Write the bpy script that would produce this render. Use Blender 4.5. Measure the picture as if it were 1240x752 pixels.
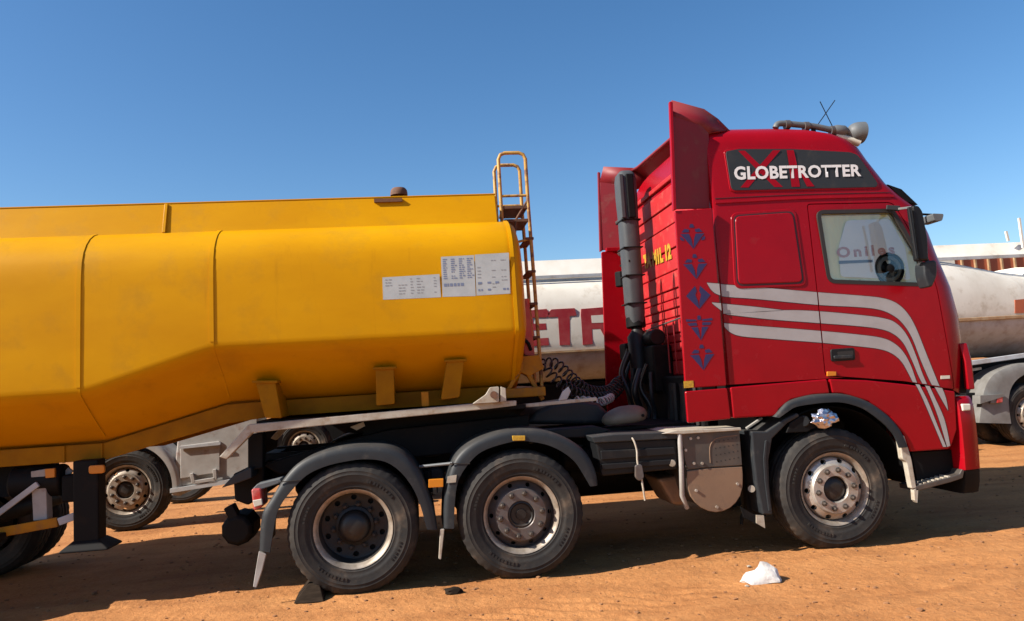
import bpy, bmesh, math, random
from mathutils import Vector, Matrix, noise
PI = math.pi; R = math.radians
for o in list(bpy.data.objects): bpy.data.objects.remove(o)
scene = bpy.context.scene; C = scene.collection
random.seed(7)

# ------------------------------------------------------------------ camera
cam = bpy.data.cameras.new('camera'); camo = bpy.data.objects.new('camera', cam); C.objects.link(camo)
cam.sensor_fit = 'HORIZONTAL'; cam.sensor_width = 36; cam.lens = 26.5504; cam.clip_end = 3000; cam.clip_start = .05
camo.matrix_world = Matrix([[0.990652, 0.047847, -0.127749, -3.443141], [-0.122656, -0.097448, -0.987654, -6.101832], [-0.059705, 0.99409, -0.090668, 1.578917], [0.0, 0.0, 0.0, 1.0]])
scene.camera = camo

# ------------------------------------------------------------------ sky, sun, exposure
SUN_EL, SUN_AZ = R(37), R(13)          # azimuth measured from -X towards the camera side
world = bpy.data.worlds.new('World'); scene.world = world; world.use_nodes = True
wn = world.node_tree.nodes; wl = world.node_tree.links
sky = wn.new('ShaderNodeTexSky'); sky.sky_type = 'NISHITA'; sky.sun_disc = False
sky.sun_elevation = SUN_EL; sky.sun_rotation = R(270) - SUN_AZ
sky.altitude = 300; sky.air_density = 1.0; sky.dust_density = .8; sky.ozone_density = 2.5
hs = wn.new('ShaderNodeHueSaturation'); hs.inputs['Saturation'].default_value = 1.24; wl.new(sky.outputs[0], hs.inputs['Color'])
wl.new(hs.outputs[0], wn['Background'].inputs[0]); wn['Background'].inputs[1].default_value = .082
sd = bpy.data.lights.new('sun', 'SUN'); sd.energy = 5; sd.angle = R(.53); sd.color = (1, .93, .83)
so = bpy.data.objects.new('sun', sd); C.objects.link(so)
sv = Vector((-math.cos(SUN_EL)*math.cos(SUN_AZ), -math.cos(SUN_EL)*math.sin(SUN_AZ), math.sin(SUN_EL)))
so.rotation_euler = sv.to_track_quat('Z', 'Y').to_euler(); so.location = sv*30
scene.view_settings.view_transform = 'Standard'; scene.view_settings.look = 'None'
scene.view_settings.exposure = .93; scene.view_settings.gamma = 1

# ------------------------------------------------------------------ materials
def mat(name, col, rough=.5, metal=0, col2=None, scale=4, lo=.4, hi=.7, stretch=(1,1,1), bump=0, bscale=60,
        coat=0, dust=None, dlo=.45, dhi=.75, dscale=3, updust=0, spec=.5, streak=None):
    m = bpy.data.materials.new(name); m.use_nodes = True
    n = m.node_tree.nodes; l = m.node_tree.links; b = n['Principled BSDF']
    b.inputs['Roughness'].default_value = rough; b.inputs['Metallic'].default_value = metal
    b.inputs['Specular IOR Level'].default_value = spec
    if coat: b.inputs['Coat Weight'].default_value = coat; b.inputs['Coat Roughness'].default_value = .08
    tc = n.new('ShaderNodeTexCoord')
    def nz(sc, st=(1,1,1), det=6, ro=.6):
        mp = n.new('ShaderNodeMapping'); mp.inputs['Scale'].default_value = st; l.new(tc.outputs['Object'], mp.inputs[0])
        t = n.new('ShaderNodeTexNoise'); t.inputs['Scale'].default_value = sc; t.inputs['Detail'].default_value = det
        t.inputs['Roughness'].default_value = ro; l.new(mp.outputs[0], t.inputs[0]); return t
    def ramp(src, a, c):
        r = n.new('ShaderNodeMapRange'); r.inputs[1].default_value = a; r.inputs[2].default_value = c; l.new(src, r.inputs[0]); return r.outputs[0]
    cur = None
    def mix(fac, a, bcol):
        x = n.new('ShaderNodeMix'); x.data_type = 'RGBA'; l.new(fac, x.inputs[0])
        if isinstance(a, tuple): x.inputs[6].default_value = (*a, 1)
        else: l.new(a, x.inputs[6])
        x.inputs[7].default_value = (*bcol, 1); return x.outputs[2]
    cur = col
    if col2: cur = mix(ramp(nz(scale, stretch).outputs[0], lo, hi), cur, col2)
    if streak:
        f = ramp(nz(1.0, (7,7,.55), 7, .7).outputs[0], .60, 1.05); cur = mix(f, cur, streak)
    if dust:
        f = ramp(nz(dscale, (1,1,1), 8, .65).outputs[0], dlo, dhi)
        if updust:
            g = n.new('ShaderNodeNewGeometry'); s = n.new('ShaderNodeSeparateXYZ'); l.new(g.outputs['Normal'], s.inputs[0])
            u = ramp(s.outputs[2], .2, .95); mu = n.new('ShaderNodeMath'); mu.operation = 'MULTIPLY_ADD'; mu.use_clamp = True
            l.new(u, mu.inputs[0]); mu.inputs[1].default_value = updust; l.new(f, mu.inputs[2]); f = mu.outputs[0]
        cur = mix(f, cur, dust)
        rr = n.new('ShaderNodeMapRange'); rr.inputs[3].default_value = rough; rr.inputs[4].default_value = min(1, rough+.35); l.new(f, rr.inputs[0]); l.new(rr.outputs[0], b.inputs['Roughness'])
    if isinstance(cur, tuple): b.inputs['Base Color'].default_value = (*cur, 1)
    else: l.new(cur, b.inputs['Base Color'])
    if bump:
        bm_ = n.new('ShaderNodeBump'); bm_.inputs['Strength'].default_value = bump; bm_.inputs['Distance'].default_value = .01
        l.new(nz(bscale).outputs[0], bm_.inputs['Height']); l.new(bm_.outputs[0], b.inputs['Normal'])
    return m
DUST = (.33, .19, .10)
M = {}
M['red'] = mat('red_paint', (.275,.0022,.0075), .26, col2=(.235,.002,.007), scale=2.2, coat=.0, spec=.2, dust=(.25,.03,.03), dlo=.6, dhi=1.0, dscale=5, bump=.02, bscale=3)
M['redd'] = mat('red_dull_paint', (.19,.010,.016), .5, spec=.3, col2=(.155,.013,.018), scale=3, dust=(.19,.085,.065), dlo=.55, dhi=.95, dscale=6, updust=.3)  # darker, dustier red; on the deflector wings it deepens their shade
M['redb'] = mat('red_rear_paint', (.42,.018,.02), .5, col2=(.35,.017,.019), scale=5, dust=(.36,.12,.08), dlo=.55, dhi=.9, dscale=9)
M['yel'] = mat('yellow_paint', (.54,.262,.0008), .42, col2=(.47,.215,.0008), scale=1.4, lo=.35, hi=.7, stretch=(.6,1,1.6), dust=(.34,.17,.008), dlo=.52, dhi=.9, dscale=2.6, bump=.12, bscale=2.0, streak=(.28,.11,.004), spec=.10)
M['yeld'] = mat('yellow_dirty_paint', (.36,.15,.004), .55, spec=.2, col2=(.24,.10,.008), scale=7, dust=(.17,.09,.04), dlo=.5, dhi=.8, dscale=9, bump=.1, bscale=18)
M['ladder'] = mat('ladder_worn_yellow', (.44,.25,.05), .55, col2=(.18,.08,.03), scale=14, lo=.5, hi=.62)
M['rust'] = mat('rusty_tread', (.14,.06,.03), .8, col2=(.07,.035,.02), scale=20)
M['black'] = mat('black_steel', (.004,.004,.0043), .65, spec=.18, dust=(.03,.02,.014), dlo=.55, dhi=.95, dscale=8)
M['blackp'] = mat('black_plastic', (.007,.0075,.0085), .5, spec=.28, dust=(.05,.04,.03), dlo=.58, dhi=.95, dscale=7, updust=.2)
M['fend'] = mat('fender_plastic', (.015,.018,.021), .5, spec=.35, col2=(.022,.025,.028), scale=6, dust=(.10,.085,.068), dlo=.56, dhi=.95, dscale=9, updust=.25)
M['grey'] = mat('grey_duct', (.10,.11,.115), .5, col2=(.13,.135,.135), scale=5, dust=(.22,.16,.12), dlo=.6, dhi=.9)
M['cream'] = mat('cream_painted_steel', (.42,.38,.31), .55, col2=(.32,.27,.20), scale=10, dust=(.25,.16,.09), dlo=.52, dhi=.75, dscale=14)
M['chrome'] = mat('crumpled_foil', (.55,.52,.55), .28, 1, bump=.6, bscale=25)
M['rubber'] = mat('tyre_rubber', (.016,.015,.0145), .75, spec=.3, col2=(.040,.034,.028), scale=5, lo=.4, hi=.75, dust=(.14,.10,.07), dlo=.55, dhi=.85, dscale=4.5, bump=.15, bscale=40)
M['rubberf'] = mat('front_tyre_rubber', (.030,.026,.023), .75, col2=(.085,.066,.048), scale=3.2, lo=.38, hi=.62, dust=(.15,.105,.07), dlo=.5, dhi=.85, dscale=6, bump=.15, bscale=40)
M['rubberd'] = mat('dusty_tyre_rubber', (.05,.042,.034), .85, col2=(.13,.095,.065), scale=3.2, lo=.42, hi=.62, dust=(.19,.135,.085), dlo=.5, dhi=.8, dscale=6, bump=.15, bscale=40)
M['rim'] = mat('silver_wheel_steel', (.44,.41,.37), .42, .5, col2=(.30,.255,.20), scale=9, dust=(.22,.15,.10), dlo=.55, dhi=.8, dscale=12)
M['rimd'] = mat('dull_wheel_steel', (.13,.12,.12), .45, .45, col2=(.10,.08,.07), scale=9, dust=(.17,.12,.085), dlo=.5, dhi=.8, dscale=10)
M['rimk'] = mat('black_wheel_steel', (.02,.018,.017), .6, .2, dust=(.08,.055,.04), dlo=.5, dhi=.8, dscale=10)
M['rimlip'] = mat('worn_rim_lip', (.34,.29,.235), .5, .4, col2=(.18,.14,.10), scale=11)
M['nut'] = mat('wheel_nut_steel', (.07,.055,.045), .5, .5)
M['hub'] = mat('greasy_hub', (.015,.013,.012), .45, .2, dust=(.06,.04,.03), dlo=.5, dhi=.8)
M['alu'] = mat('dusty_metal_plate', (.065,.058,.053), .45, .35, col2=(.10,.085,.072), scale=4, dust=(.16,.10,.065), dlo=.52, dhi=.8, dscale=5)
M['alub'] = mat('brown_dusty_plate', (.20,.125,.078), .55, .2, col2=(.25,.155,.095), scale=4, dust=(.14,.09,.06), dlo=.5, dhi=.75, dscale=8)
M['decal'] = mat('dark_grey_panel', (.024,.027,.029), .5, spec=.3, dust=(.055,.05,.047), dlo=.55, dhi=.9, dscale=5)
M['white'] = mat('white_film', (.66,.65,.64), .45)
M['stripe'] = mat('silver_white_stripe', (.34,.325,.325), .42, col2=(.30,.28,.275), scale=5)
M['pin'] = mat('stripe_outline', (.03,.012,.014), .5)
M['blue'] = mat('blue_film', (.018,.017,.085), .5, col2=(.028,.018,.08), scale=30)
M['amber'] = mat('amber_lens', (.55,.19,.012), .3)
M['yelst'] = mat('yellow_sticker', (.5,.30,.02), .5, col2=(.28,.14,.02), scale=40)
M['redl'] = mat('red_lens', (.42,.03,.03), .25, col2=(.5,.2,.18), scale=10)
M['clear'] = mat('pale_lens', (.55,.53,.45), .3)
M['seal'] = mat('rubber_seal', (.02,.018,.016), .6)
M['trim'] = mat('cab_trim', (.40,.385,.28), .8)
M['curtain'] = mat('cream_curtain', (.88,.86,.58), .85, col2=(.78,.76,.48), scale=5, stretch=(3,1,.4), bump=.3, bscale=6)
M['sheet'] = mat('sky_reflection_sheet', (.84,.86,.92), .6, col2=(.76,.80,.90), scale=2)
M['redink'] = mat('red_letter_film', (.50,.24,.24), .6, col2=(.62,.45,.45), scale=25)
M['paper'] = mat('weathered_paper', (.40,.435,.44), .7, col2=(.34,.375,.38), scale=9)
M['ink'] = mat('blue_print', (.15,.19,.29), .7)
M['inkg'] = mat('grey_print', (.23,.245,.26), .7)
M['bgw'] = mat('white_tank_paint', (.62,.585,.51), .5, col2=(.49,.445,.37), scale=1.6, stretch=(1,1,.7), dust=(.28,.21,.13), dlo=.55, dhi=.85, dscale=3.5, bump=.08, bscale=3, streak=(.30,.22,.14))
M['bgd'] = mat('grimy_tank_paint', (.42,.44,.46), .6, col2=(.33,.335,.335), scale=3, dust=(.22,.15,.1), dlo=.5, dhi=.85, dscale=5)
M['bgr'] = mat('rusty_band', (.27,.15,.07), .7, col2=(.36,.26,.15), scale=9)
M['bggrey'] = mat('dirty_pale_panel', (.36,.345,.325), .6, col2=(.26,.24,.215), scale=4, dust=(.2,.1,.07), dlo=.58, dhi=.75, dscale=5)
M['bgred'] = mat('dark_red_lettering', (.27,.010,.018), .55, col2=(.32,.05,.05), scale=6)
M['orange'] = mat('faded_orange_paint', (.36,.09,.035), .65, col2=(.29,.07,.035), scale=4)
M['stone'] = mat('white_stone', (.64,.615,.58), .8, col2=(.5,.46,.41), scale=12, bump=.5, bscale=30)
M['wood'] = mat('dark_wood', (.018,.012,.008), .95, spec=.1, col2=(.035,.024,.016), scale=14, stretch=(.3,3,3))
M['stack'] = mat('dull_stack_plastic', (.048,.053,.058), .6, col2=(.062,.067,.07), scale=5, spec=.3, dust=(.12,.09,.07), dlo=.6, dhi=.95)
M['coam'] = mat('pale_coaming_paint', (.72,.68,.60), .5, col2=(.62,.56,.46), scale=3, dust=(.3,.22,.14), dlo=.6, dhi=.9)
M['yelsh'] = mat('shaded_yellow_paint', (.31,.135,.001), .5, spec=.1, col2=(.24,.10,.002), scale=5, dust=(.2,.10,.01), dlo=.55, dhi=.85, dscale=9)  # same yellow as the tank, darkened to put the shade below it into the colour
M['gfend'] = mat('dusty_grey_guard', (.17,.165,.155), .6, col2=(.12,.112,.10), scale=6)
M['hose'] = mat('black_hose', (.014,.014,.015), .4)
M['hosew'] = mat('pale_hose', (.45,.42,.38), .5)
M['cloth'] = mat('red_plastic', (.42,.028,.02), .45, col2=(.48,.08,.035), scale=9)
def mat_glass():
    m = bpy.data.materials.new('window_glass'); m.use_nodes = True; n = m.node_tree.nodes; l = m.node_tree.links
    n.remove(n['Principled BSDF']); out = n['Material Output']
    t = n.new('ShaderNodeBsdfTransparent'); t.inputs[0].default_value = (.93,.97,.94,1)
    g = n.new('ShaderNodeBsdfGlossy'); g.inputs['Roughness'].default_value = .015
    fr = n.new('ShaderNodeFresnel'); fr.inputs[0].default_value = 1.12
    ad = n.new('ShaderNodeMath'); ad.operation = 'ADD'; ad.inputs[1].default_value = .082; l.new(fr.outputs[0], ad.inputs[0])
    x = n.new('ShaderNodeMixShader'); l.new(ad.outputs[0], x.inputs[0]); l.new(t.outputs[0], x.inputs[1]); l.new(g.outputs[0], x.inputs[2]); l.new(x.outputs[0], out.inputs[0])
    return m
M['glass'] = mat_glass()
def mat_sand():
    m = bpy.data.materials.new('orange_sand'); m.use_nodes = True; n = m.node_tree.nodes; l = m.node_tree.links; b = n['Principled BSDF']
    b.inputs['Roughness'].default_value = .95; b.inputs['Specular IOR Level'].default_value = .15
    tc = n.new('ShaderNodeTexCoord')
    def nz(sc, det, st=(1,1,1)):
        mp = n.new('ShaderNodeMapping'); mp.inputs['Scale'].default_value = st; l.new(tc.outputs['Object'], mp.inputs[0])
        t = n.new('ShaderNodeTexNoise'); t.inputs['Scale'].default_value = sc; t.inputs['Detail'].default_value = det; t.inputs['Roughness'].default_value = .62; l.new(mp.outputs[0], t.inputs[0]); return t.outputs[0]
    def cr(src, stops):
        r = n.new('ShaderNodeValToRGB'); l.new(src, r.inputs[0]); e = r.color_ramp.elements
        while len(e) < len(stops): e.new(.5)
        for k,(p,c) in enumerate(stops): e[k].position = p; e[k].color = (*c,1)
        return r.outputs[0]
    base = cr(nz(.9, 8, (.6,1.6,1)), [(.3,(.285,.112,.036)), (.5,(.40,.172,.058)), (.70,(.48,.222,.080))])
    fine = cr(nz(34, 5), [(.30,(.27,.108,.037)), (.44,(.41,.178,.062)), (.7,(.49,.235,.092))])
    x = n.new('ShaderNodeMix'); x.data_type = 'RGBA'; x.inputs[0].default_value = .45; l.new(base, x.inputs[6]); l.new(fine, x.inputs[7])
    patch = n.new('ShaderNodeMapRange'); patch.inputs[1].default_value = .47; patch.inputs[2].default_value = .74; l.new(nz(1.7, 8, (.45,1.6,1)), patch.inputs[0])
    y = n.new('ShaderNodeMix'); y.data_type = 'RGBA'; l.new(patch.outputs[0], y.inputs[0]); l.new(x.outputs[2], y.inputs[6]); y.inputs[7].default_value = (.27,.105,.035,1)
    l.new(y.outputs[2], b.inputs['Base Color'])
    b1 = n.new('ShaderNodeBump'); b1.inputs['Strength'].default_value = .55; b1.inputs['Distance'].default_value = .04; l.new(nz(14, 9), b1.inputs['Height'])
    b2 = n.new('ShaderNodeBump'); b2.inputs['Strength'].default_value = .45; b2.inputs['Distance'].default_value = .01; l.new(nz(90, 4), b2.inputs['Height']); l.new(b1.outputs[0], b2.inputs['Normal'])
    l.new(b2.outputs[0], b.inputs['Normal'])
    return m
M['sand'] = mat_sand()

# ------------------------------------------------------------------ mesh helpers
class MB:
    def __init__(s): s.v = []; s.f = []
    def add(s, vs, fs):
        k = len(s.v); s.v += [tuple(v) for v in vs]; s.f += [tuple(i+k for i in f) for f in fs]; return s
    def box(s, x0, x1, y0, y1, z0, z1):
        return s.add([(x0,y0,z0),(x1,y0,z0),(x1,y1,z0),(x0,y1,z0),(x0,y0,z1),(x1,y0,z1),(x1,y1,z1),(x0,y1,z1)],
                     [(0,3,2,1),(4,5,6,7),(0,1,5,4),(1,2,6,5),(2,3,7,6),(3,0,4,7)])
    def prism(s, poly, y0, y1):                    # polygon in XZ extruded along Y
        n = len(poly); A = sum(poly[i][0]*poly[(i+1)%n][1]-poly[(i+1)%n][0]*poly[i][1] for i in range(n))
        if A < 0: poly = poly[::-1]
        vs = [(x,y0,z) for x,z in poly]+[(x,y1,z) for x,z in poly]
        fs = [tuple(range(n)), tuple(range(2*n-1,n-1,-1))]+[((i+1)%n, i, i+n, (i+1)%n+n) for i in range(n)]
        return s.add(vs, fs)
    def bar(s, a, b, w, h=None, up=(0,0,1)):       # square bar between two points
        a, b = Vector(a), Vector(b); h = h or w; d = (b-a).normalized(); u = Vector(up)
        if abs(d.dot(u)) > .95: u = Vector((1,0,0))
        r = d.cross(u).normalized(); u = r.cross(d); vs = []
        for p in (a,b):
            for i,j in ((-1,-1),(1,-1),(1,1),(-1,1)): vs.append(p+r*i*w/2+u*j*h/2)
        return s.add(vs, [(3,2,1,0),(4,5,6,7),(0,1,5,4),(1,2,6,5),(2,3,7,6),(3,0,4,7)])
    def tube(s, path, r, n=10, closed=False, rads=None):
        P = [Vector(p) for p in path]; m = len(P); rings = []; nrm = None
        for i in range(m):
            if closed: t = (P[(i+1)%m]-P[i-1]).normalized()
            else: t = (P[min(i+1,m-1)]-P[max(i-1,0)]).normalized()
            if nrm is None:
                a = Vector((0,0,1)) if abs(t.z) < .9 else Vector((0,1,0)); nrm = (a-t*a.dot(t)).normalized()
            else: nrm = (nrm-t*nrm.dot(t)).normalized()
            b = t.cross(nrm); rr = rads[i] if rads else r
            rings.append([P[i]+(nrm*math.cos(2*PI*k/n)+b*math.sin(2*PI*k/n))*rr for k in range(n)])
        vs = [v for g in rings for v in g]; fs = []
        for i in range(m if closed else m-1):
            j = (i+1)%m
            for k in range(n): fs.append((i*n+k, i*n+(k+1)%n, j*n+(k+1)%n, j*n+k))
        if not closed: fs += [tuple(range(n-1,-1,-1)), tuple((m-1)*n+k for k in range(n))]
        return s.add(vs, fs)
    def lathe(s, prof, n=48, c=(0,0,0), fn=None):  # profile (r, y) around the Y axis
        vs = []; fs = []; m = len(prof)
        for k in range(n):
            a = 2*PI*k/n
            for i,(r,y) in enumerate(prof):
                if fn: r, y = fn(r, y, i, k)
                vs.append((c[0]+r*math.sin(a), c[1]+y, c[2]+r*math.cos(a)))
        for k in range(n):
            k2 = (k+1)%n
            for i in range(m-1): fs.append((k*m+i, k*m+i+1, k2*m+i+1, k2*m+i))
        return s.add(vs, fs)
    def disc(s, c, r, n=24, axis='Y', flip=False):
        vs = [(c[0]+r*math.cos(2*PI*k/n), c[1], c[2]+r*math.sin(2*PI*k/n)) for k in range(n)]
        f = tuple(range(n)); return s.add(vs, [f[::-1] if flip else f])
    def cyl(s, a, b, r, n=20): return s.tube([a,b], r, n)
    def loft(s, rings, cap=True, close=True):
        n = len(rings[0]); vs = [v for g in rings for v in g]; fs = []
        for i in range(len(rings)-1):
            for k in range(n if close else n-1):
                k2 = (k+1)%n; fs.append((i*n+k, i*n+k2, (i+1)*n+k2, (i+1)*n+k))
        if cap: fs += [tuple(range(n-1,-1,-1)), tuple((len(rings)-1)*n+k for k in range(n))]
        return s.add(vs, fs)
    def strip(s, up, lo):                          # quads between two polylines of equal length
        n = len(up); return s.add(list(up)+list(lo), [(i, i+1, n+i+1, n+i) for i in range(n-1)])
    def mesh(s, name):
        me = bpy.data.meshes.new(name); me.from_pydata([tuple(v) for v in s.v], [], s.f); me.update()
        bm = bmesh.new(); bm.from_mesh(me); bmesh.ops.recalc_face_normals(bm, faces=bm.faces); bm.to_mesh(me); bm.free(); return me
def world_loc(o):
    v = Vector(o.location)
    if o.parent: v = v+o.matrix_parent_inverse.translation+world_loc(o.parent)
    return v
def obj(name, mb, m, parent=None, smooth=0, bevel=0, loc=None, seg=2):
    """one mesh object; mesh in world coordinates unless loc is given"""
    me = mb.mesh(name) if isinstance(mb, MB) else mb
    if m is not None and not me.materials: me.materials.append(M[m] if isinstance(m, str) else m)
    o = bpy.data.objects.new(name, me); C.objects.link(o)
    if smooth:
        for p in me.polygons: p.use_smooth = True
        me.set_sharp_from_angle(angle=R(smooth))
    if bevel:
        b = o.modifiers.new('bevel', 'BEVEL'); b.width = bevel; b.segments = seg; b.limit_method = 'ANGLE'; b.angle_limit = R(40); b.harden_normals = False
    if loc: o.location = loc
    if parent:
        o.parent = parent
        if not loc: o.matrix_parent_inverse = Matrix.Translation(-world_loc(parent))
    return o
def thing(name, label, cat, loc, group=None):
    o = bpy.data.objects.new(name, None); C.objects.link(o); o.location = loc; o.empty_display_size = .3
    o['label'] = label; o['category'] = cat
    if group: o['group'] = group
    return o
def tag(o, label, cat, group=None):
    o['label'] = label; o['category'] = cat
    if group: o['group'] = group
    return o
def copy_tree(o, parent, loc, rotz=0):
    c = o.copy(); C.objects.link(c); c.parent = parent; c.location = loc; c.rotation_euler = (0,0,rotz); c.matrix_parent_inverse = Matrix.Identity(4)
    for ch in o.children:
        d = ch.copy(); C.objects.link(d); d.parent = c
    return c
def fillet(poly, r, n=4):
    """round the corners of an XZ polygon"""
    out = []; m = len(poly)
    for i in range(m):
        p = Vector(poly[i]); a = Vector(poly[i-1]); b = Vector(poly[(i+1)%m])
        rr = r[i] if isinstance(r, (list,tuple)) else r
        da = (a-p); db = (b-p); t = min(rr, da.length*.45, db.length*.45)
        A = p+da.normalized()*t; B = p+db.normalized()*t
        for k in range(n+1):
            u = k/n; q = A*(1-u)**2+p*2*u*(1-u)+B*u*u; out.append((q.x,q.y))
    return out
def offset_poly(poly, d):
    """grow (d>0) or shrink an XZ polygon"""
    m = len(poly); A = sum(poly[i][0]*poly[(i+1)%m][1]-poly[(i+1)%m][0]*poly[i][1] for i in range(m)); sg = 1 if A > 0 else -1; out = []
    for i in range(m):
        p = Vector(poly[i]); a = (p-Vector(poly[i-1])).normalized(); b = (Vector(poly[(i+1)%m])-p).normalized()
        na = Vector((a.y,-a.x))*sg; nb = Vector((b.y,-b.x))*sg; nn = (na+nb).normalized(); k = max(.4, nn.dot(na)); q = p+nn*d/k; out.append((q.x,q.y))
    return out
def resample(pl, n):
    P = [Vector(p) for p in pl]; L = [0]
    for i in range(1,len(P)): L.append(L[-1]+(P[i]-P[i-1]).length)
    out = []
    for k in range(n):
        t = L[-1]*k/(n-1); i = 0
        while i < len(P)-2 and L[i+1] < t: i += 1
        u = (t-L[i])/max(1e-9, L[i+1]-L[i]); out.append(tuple(P[i].lerp(P[i+1], min(1,max(0,u)))))
    return out
def smooth_line(pl, n):
    """Catmull-Rom through the points"""
    P = [Vector(p) for p in pl]; out = []; m = len(P)
    for i in range(m-1):
        p0, p1, p2, p3 = P[max(0,i-1)], P[i], P[i+1], P[min(m-1,i+2)]
        for k in range(n):
            t = k/n; out.append(tuple(.5*((2*p1)+(p2-p0)*t+(2*p0-5*p1+4*p2-p3)*t*t+(3*p1-p0-3*p2+p3)*t**3)))
    out.append(tuple(P[-1])); return out
def tmp_obj(me):
    o = bpy.data.objects.new('tmp', me); C.objects.link(o); return o
def boolean(me, ops):
    """apply a list of (operation, mesh) to a mesh, return a new mesh"""
    o = tmp_obj(me); cs = []
    for op, c in ops:
        co = tmp_obj(c); cs.append(co); b = o.modifiers.new('b', 'BOOLEAN'); b.operation = op; b.object = co; b.solver = 'EXACT'
    bpy.context.view_layer.update(); dg = bpy.context.evaluated_depsgraph_get()
    r = bpy.data.meshes.new_from_object(o.evaluated_get(dg))
    for x in [o]+cs: bpy.data.objects.remove(x)
    return r
def text_mesh(body, size, bold=0, shear=0, spacing=1):
    cu = bpy.data.curves.new('t', 'FONT'); cu.body = body; cu.size = size; cu.offset = bold; cu.shear = shear; cu.space_character = spacing; cu.resolution_u = 3
    o = bpy.data.objects.new('t', cu); C.objects.link(o); bpy.context.view_layer.update(); dg = bpy.context.evaluated_depsgraph_get()
    me = bpy.data.meshes.new_from_object(o.evaluated_get(dg)); bpy.data.objects.remove(o); return me

# ------------------------------------------------------------------ ground
def ground_z(x, y):
    z = .018*noise.noise((x*.45, y*.8, 1.3))+.014*noise.noise((x*1.5, y*3.2, 4.1))+.010*noise.noise((x*5, y*8, 2.2))
    if y < .6: z += .009*abs(noise.noise((x*15, y*19, 9.1)))
    # worn tread marks, and sand pushed up against the tyres
    u = y+.80-.10*(x+2.2); e = max(0, 1-((x+2.35)/1.5)**2-(u/.30)**2)
    if e > 0: z -= .030*e*max(0, math.sin(y*40+x*17+3*noise.noise((x*2.2, y*3, 7))))*(.5+.9*abs(noise.noise((x*3.1, y*5, 3.7))))
    u = y+1.25-.02*x; e = max(0, 1-((x-1.6)/1.9)**2-(u/.22)**2)
    if e > 0: z -= .022*e*max(0, math.sin(y*40-x*15+3*noise.noise((x*2, y*3, 5))))
    for xw in (0, -2.674, -3.996):
        r2 = ((x-xw)/.30)**2+((y-.14)/.26)**2
        if r2 < 6: z += .020*math.exp(-r2)
    return z-.012
def axis(lo, hi, step, far):
    a = []; x = lo
    while x <= hi: a.append(x); x += step
    d = step; x = hi
    while x < far: d *= 1.35; x += d; a.append(x)
    d = step; x = lo; b = []
    while x > -far: d *= 1.35; x -= d; b.append(x)
    return b[::-1]+a
gx = axis(-8.5, 7.5, .045, 700)
ys = []; y = -3.0
while y < .7: ys.append(y); y += .03
d = .03
while y < 900: ys.append(y); d = min(d*1.12, 160); y += d
y = -3.0; d = .03; pre = []
while y > -500: d *= 1.4; y -= d; pre.append(y)
gy = pre[::-1]+ys
vs = [(x, y, ground_z(x,y) if abs(x) < 14 and -4 < y < 16 else -.012) for y in gy for x in gx]
nx = len(gx); fs = [(j*nx+i, j*nx+i+1, (j+1)*nx+i+1, (j+1)*nx+i) for j in range(len(gy)-1) for i in range(nx-1)]
g = obj('ground', MB().add(vs, fs), 'sand', smooth=60); g['kind'] = 'structure'

# ------------------------------------------------------------------ wheels (axis Y, outer face towards -Y at y = 0)
TR, ZC = .508, .497
def tyre_mesh():
    half = [(.286,.045),(.292,.018),(.306,.010),(.318,.004),(.322,.0),(.335,.001),(.352,-.004),(.356,-.007),(.37,-.009),(.41,-.013),(.418,-.0155),(.424,-.0125),(.44,-.010),(.447,-.012),(.452,-.007),(.475,.002),(.490,.014),(.5005,.026),(.505,.036)]
    tread = [(.508,.045),(.508,.075),(.496,.078),(.496,.088),(.508,.091),(.508,.128),(.496,.131),(.496,.141),(.508,.144)]
    full = half+tread; mid = .145
    full = full+[(r, 2*mid-y) for r,y in full[::-1]]
    nh = len(full)
    def fn(r, y, i, k):
        s = min(i, nh-1-i)
        if 15 <= s <= 20 and k%3 == 0: r -= .006 if s < 20 else .004
        return r, y
    mb = MB().lathe(full, 132, fn=fn); rnd = random.Random(2)
    for a0,n,r0,r1 in ((.3,9,.368,.392),(1.9,6,.372,.388),(3.3,9,.368,.392),(4.9,5,.372,.388)):     # moulded blocks on the sidewall
        for k in range(n):
            a = a0+k*.075+rnd.uniform(-.008,.008); w = rnd.uniform(.016,.026); vs = []
            for yy in (-.016,-.004):
                for aa,rr in ((a,r0),(a+w*2,r0),(a+w*2,r1),(a,r1)): vs.append((rr*math.sin(aa), yy, rr*math.cos(aa)))
            mb.add(vs, [(0,1,2,3),(0,4,5,1),(1,5,6,2),(2,6,7,3),(3,7,4,0)])
    return mb.mesh('tyre')
def holes(n, rad, r, y0, y1, ph=0, sq=1):
    mb = MB()
    for k in range(n):
        a = 2*PI*k/n+ph; c = (rad*math.sin(a), 0, rad*math.cos(a)); ring = []
        t = Vector((math.cos(a),0,-math.sin(a))); u = Vector((math.sin(a),0,math.cos(a)))
        pts = [Vector(c)+t*r*sq*math.cos(2*PI*j/14)+u*r*math.sin(2*PI*j/14) for j in range(14)]
        mb.loft([[(p.x,y0,p.z) for p in pts], [(p.x,y1,p.z) for p in pts]])
    return mb.mesh('h')
def solid_disc(front, back, n=72):
    prof = front+back[::-1]; mb = MB().lathe(prof, n)
    return mb.mesh('disc')
def nut_mesh(h=.034, r=.0185):
    mb = MB(); vs = []
    mb.lathe([(r*1.35,.0),(r*1.35,-.006),(r*1.02,-.008),(r,-.008),(r*.98,-h*.7),(r*.75,-h*.78),(r*.6,-h),(0.0005,-h)], 6)
    return mb.mesh('lug_nut')
TY = tyre_mesh(); NUT = nut_mesh(); DISC = {}
def rim_mesh(kind):
    lip = [(.270,.05),(.283,.022),(.292,.012),(.300,.006),(.305,.004),(.306,.010),(.298,.020),(.288,.05)]
    return MB().lathe(lip, 84).mesh('rim')
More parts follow.
